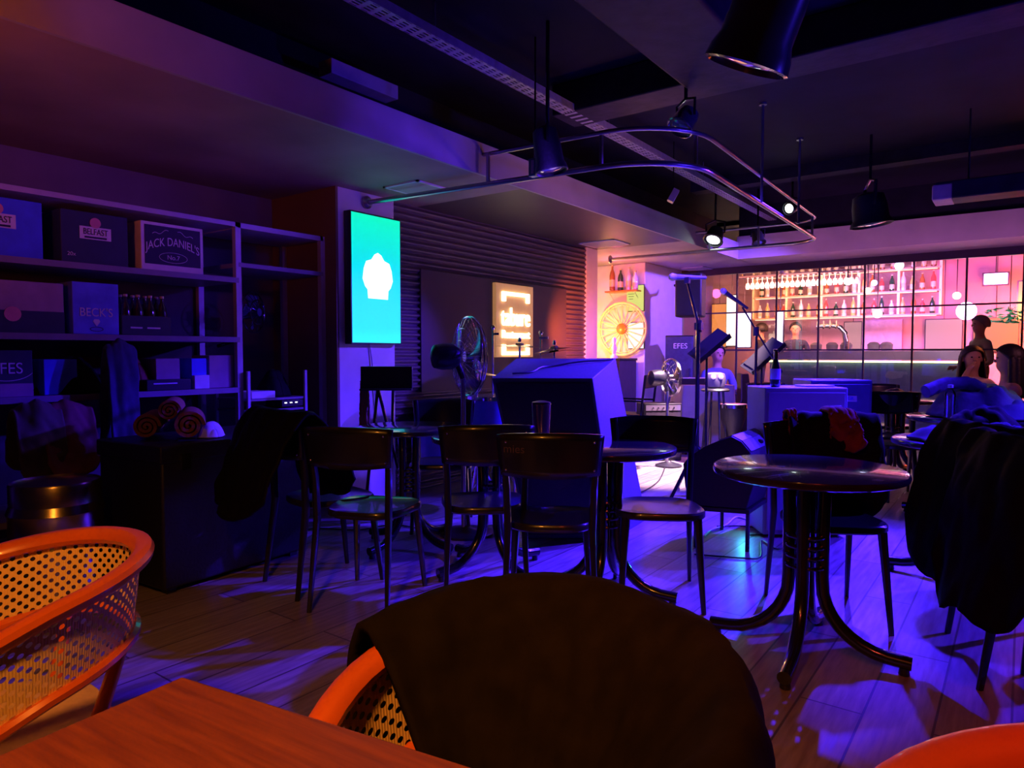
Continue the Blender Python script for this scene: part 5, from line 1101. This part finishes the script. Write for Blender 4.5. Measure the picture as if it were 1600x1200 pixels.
# ================================================================== PEOPLE
def skin_mesh(verts, edges, rad, root=0, levels=1):
    me = bpy.data.meshes.new('tmp'); me.from_pydata([tuple(v) for v in verts], edges, []); ob = bpy.data.objects.new('tmp', me); COL.objects.link(ob)
    ob.modifiers.new('s', 'SKIN'); sv = me.skin_vertices[0].data
    for i, r in enumerate(rad):
        sv[i].radius = r if isinstance(r, tuple) else (r, r); sv[i].use_root = (i == root)
    s2 = ob.modifiers.new('u', 'SUBSURF'); s2.levels = levels; s2.render_levels = levels
    bpy.context.view_layer.update()
    out = bpy.data.meshes.new_from_object(ob.evaluated_get(bpy.context.evaluated_depsgraph_get())); bpy.data.objects.remove(ob); bpy.data.meshes.remove(me); return out
def person(label, loc, rz, shirt, seated=True, hair='long', hand_face=False, hairm=None, trousers=None, s=1.):
    t = thing('person', label, 'person', loc, rz); hairm = hairm or m_hair
    hz = .46 if seated else .93; vs = []; ed = []; ra = []
    def v(p, r, link=None):
        vs.append(V(p) * 1.0); ra.append(r); i = len(vs) - 1
        if link is not None: ed.append((link, i))
        return i
    pel = v((0, 0, hz), (.15, .11)); wa = v((0, -.01, hz + .16), (.125, .09), pel); chs = v((0, 0, hz + .34), (.155, .105), wa); nk = v((0, 0, hz + .50), .06, chs)
    nk2 = v((0, .01, hz + .56), .052, nk); hd1 = v((0, .02, hz + .63), (.072, .085), nk2); hd2 = v((0, .012, hz + .70), (.078, .095), hd1); hd3 = v((0, 0, hz + .765), (.05, .06), hd2)
    for sd in (-1, 1):
        sh = v((sd * .17, 0, hz + .45), .062, chs)
        up_ = hand_face and sd == 1
        if up_: el = v((sd * .21, .24, hz + .34), .042, sh); wr = v((sd * .1, .2, hz + .56), .028, el); hd_dir = V((-.55 * sd, -.25, .8)).normalized()
        elif seated: el = v((sd * .24, .08, hz + .18), .043, sh); wr = v((sd * .14, .32, hz + .22), .028, el); hd_dir = V((-.3 * sd, .95, -.05)).normalized()
        else: el = v((sd * .25, -.02, hz + .17), .043, sh); wr = v((sd * .2, .2, hz + .1), .028, el); hd_dir = V((-.2 * sd, .95, -.1)).normalized()
        w_ = vs[wr]; side = hd_dir.cross(V((sd, .2, .3))).normalized(); palm = v(w_ + hd_dir * .055, (.034, .02), wr)
        for k in range(4): 
            b_ = w_ + hd_dir * .085 + side * (.027 - .018 * k); a_ = v(b_, .0095, palm); L_f = (.06, .07, .066, .052)[k]; c_ = v(b_ + hd_dir * L_f * .55, .0085, a_); v(b_ + hd_dir * L_f * .85 + V((0, 0, -.018)), .007, c_)
        a_ = v(w_ + hd_dir * .04 + side * .045, .01, palm); v(w_ + hd_dir * .075 + side * .062, .008, a_)
        hp = v((sd * .09, .02, hz - .02), .1, pel)
        if seated: kn = v((sd * .13, .42, hz + .0), .062, hp); an = v((sd * .13, .42, .09), .04, kn)
        else: kn = v((sd * .1, .02, .5), .06, hp); an = v((sd * .1, -.02, .09), .04, kn)
        y_ = .42 if seated else -.02
        v((sd * .135, y_ + .15, .04), .035, an)
    me = skin_mesh(vs, ed, ra, pel, 2)
    h0 = V((0, .012, hz + .685)); g = MB(); g.v = [tuple(q.co) for q in me.vertices]; g.f = [tuple(p.vertices) for p in me.polygons]; g.mi = [0] * len(g.f)
    g.ball(h0 + V((0, -.005, .02)), .1, 20, (.8, .98, 1.0)); g.ball(h0 + V((0, .025, -.045)), .07, 16, (.85, .95, 1.05)); g.lathe([(.06, -.2), (.052, -.1), (.05, -.04)], h0, 16)
    me2 = bpy.data.meshes.new('person_body'); me2.from_pydata(g.v, [], g.f); ob = bpy.data.objects.new('tmp', me2); COL.objects.link(ob)
    rm = ob.modifiers.new('r', 'REMESH'); rm.mode = 'VOXEL'; rm.voxel_size = .011; sm_ = ob.modifiers.new('m', 'SMOOTH'); sm_.iterations = 2; sm_.factor = .5
    bpy.context.view_layer.update(); me = bpy.data.meshes.new_from_object(ob.evaluated_get(bpy.context.evaluated_depsgraph_get())); bpy.data.objects.remove(ob); me.name = 'person_body'; me.materials.clear()
    for m in (m_skin, shirt, trousers or m_navy, m_plastic): me.materials.append(m)
    for p in me.polygons:
        c = p.center; 
        isarm = abs(c.x) > .16 and c.z > hz + .0
        nearh = any((c - vs[i]).length < .09 for i in range(len(vs)) if ra[i] == .028 or ra[i] == (.034, .02) or (not isinstance(ra[i], tuple) and ra[i] < .0105))
        p.material_index = 0 if (c.z > hz + .5 or nearh) else 3 if c.z < .09 else 2 if (c.z < hz - .02 or (seated and c.y > .14 and c.z < hz + .09 and not nearh)) else 1
        p.use_smooth = True
    b = bpy.data.objects.new('person_body', me); COL.objects.link(b); b.parent = t
    hc = V((0, .012, hz + .685))
    MB().lathe([(.014, -.0), (.016, .012), (.009, .02), (.001, .022)], hc + V((0, .088, -.01)), 8, (0, 1, -.3)).build('nose', m_skin, t)
    for sd in (-1, 1):
        MB().ball(hc + V((sd * .03, .082, .015)), .011, 8, (1.2, .6, .7)).build('eye', m_eye, t); MB().ball(hc + V((sd * .082, -.005, -.005)), .026, 8, (.4, .7, 1.1)).build('ear', m_skin, t)
    MB().ball(hc + V((0, .082, -.045)), .016, 8, (1.4, .5, .45)).build('mouth', m_lip, t)
    g = MB()
    def hr(u, v_):
        a = 2 * pi * u; ph = v_ * pi * .62; front = max(0, sin(a)); lim = 1 - .5 * front ** .7
        ph *= lim; rx, ry, rz_ = .102, .118, .118; p = hc + V((sin(ph) * cos(a) * rx, sin(ph) * sin(a) * ry - .01, cos(ph) * rz_ + .015)); p *= 1; return p + V((0, 0, .004 * nz((a * 3, v_ * 8, 1), 2)))
    g.grid(hr, 32, 12)
    if hair == 'long':
        def lg(u, v_):
            a = pi * (1.0 + u) + .0; a = pi - .35 + (pi + .7) * u; k = 1 + .45 * v_ + .05 * sin(a * 11); x = cos(a) * .1 * k; y = sin(a) * .1 * (1 + .1 * v_) - .02; return hc + V((x, y, .03 - .36 * v_ + .015 * nz((a * 3, v_ * 3, 4), 1)))
        g.grid(lg, 36, 12)
    g.build('hair', hairm, t, ang=80, solid=.012)
    t.scale = (s, s, s); return t
def stool(label, loc, z=.44):
    t = thing('plain_stool', label, 'stool', loc); MB().lathe([(.001, z - .05), (.15, z - .05), (.16, z - .03), (.15, z), (.001, z)], n=24).build('seat', m_chair, t)
    for k in range(4): a = pi / 4 + k * pi / 2; MB().tube([(cos(a) * .1, sin(a) * .1, z - .05), (cos(a) * .16, sin(a) * .16, 0)], .012, 8).build('leg', m_chair, t)
m_pinks = M('dusty_pink_top', (.5, .26, .28), .85); m_whs = M('pale_lilac_top', (.55, .48, .6), .85); m_blks = M('black_shirt', (.03, .03, .05), .8); m_blu = M('blue_shirt', (.15, .15, .5), .8); m_olv = M('olive_shirt', (.35, .3, .2), .85)
w1 = pd(1518, 7.0); person('seated woman with long dark hair and hand at her mouth', V((w1.x, w1.y, 0)), hd(195), m_whs, True, 'long', True)
stool('stool under the woman who holds her hand to her mouth', V((w1.x, w1.y, 0)), .36)
w2_ = pd(1578, 6.0); person('seated woman in dusty pink top seen from behind', V((w2_.x, w2_.y, 0)), hd(-62), m_pinks, True, 'long')
stool('stool under the woman in dusty pink', V((w2_.x, w2_.y, 0)), .36)
w3 = pd(1120, 9.5); person('seated musician in blue shirt behind the tilted music stand', V((w3.x, w3.y, 0)), hd(170), m_blu, True, 'short', s=1.04)
stool('stool under the musician in the blue shirt', V((w3.x, w3.y, 0)), .38)
for px, lb, yy, hh, sm in ((1190, 'bartender in dark shirt facing left behind the bar', 13.55, 100, m_blks), (1243, 'bartender in dark shirt at the middle of the bar', 13.6, 190, m_navy)):
    q = ony(px, 520, yy); person(lb, V((q.x, q.y, 0)), radians(hh), sm, False, 'short', s=1.02)
q = ony(1532, 520, 11.3); person('man in olive shirt standing beyond the glass behind the women', V((q.x, q.y, 0)), radians(120), m_olv, False, 'short', hairm=M('greying_hair', (.3, .22, .18), .7), s=.98)

# far chair cloth, far table things
coat('white_cloth', 'white cloth laid over the back of the chair behind the blue cabinets', over_chair(C13, -.18, .2, .885), 0, 0, .18, .12, m_paper, w=.03, flare=.03, seed=90, cat='cloth', nrm=cn(C13))
heap('black_bag', 'black bag lying on the far table near the glass', pd(1398, 6.75, .752), .14, .1, .09, m_plastic, 95, TH, 'bag')
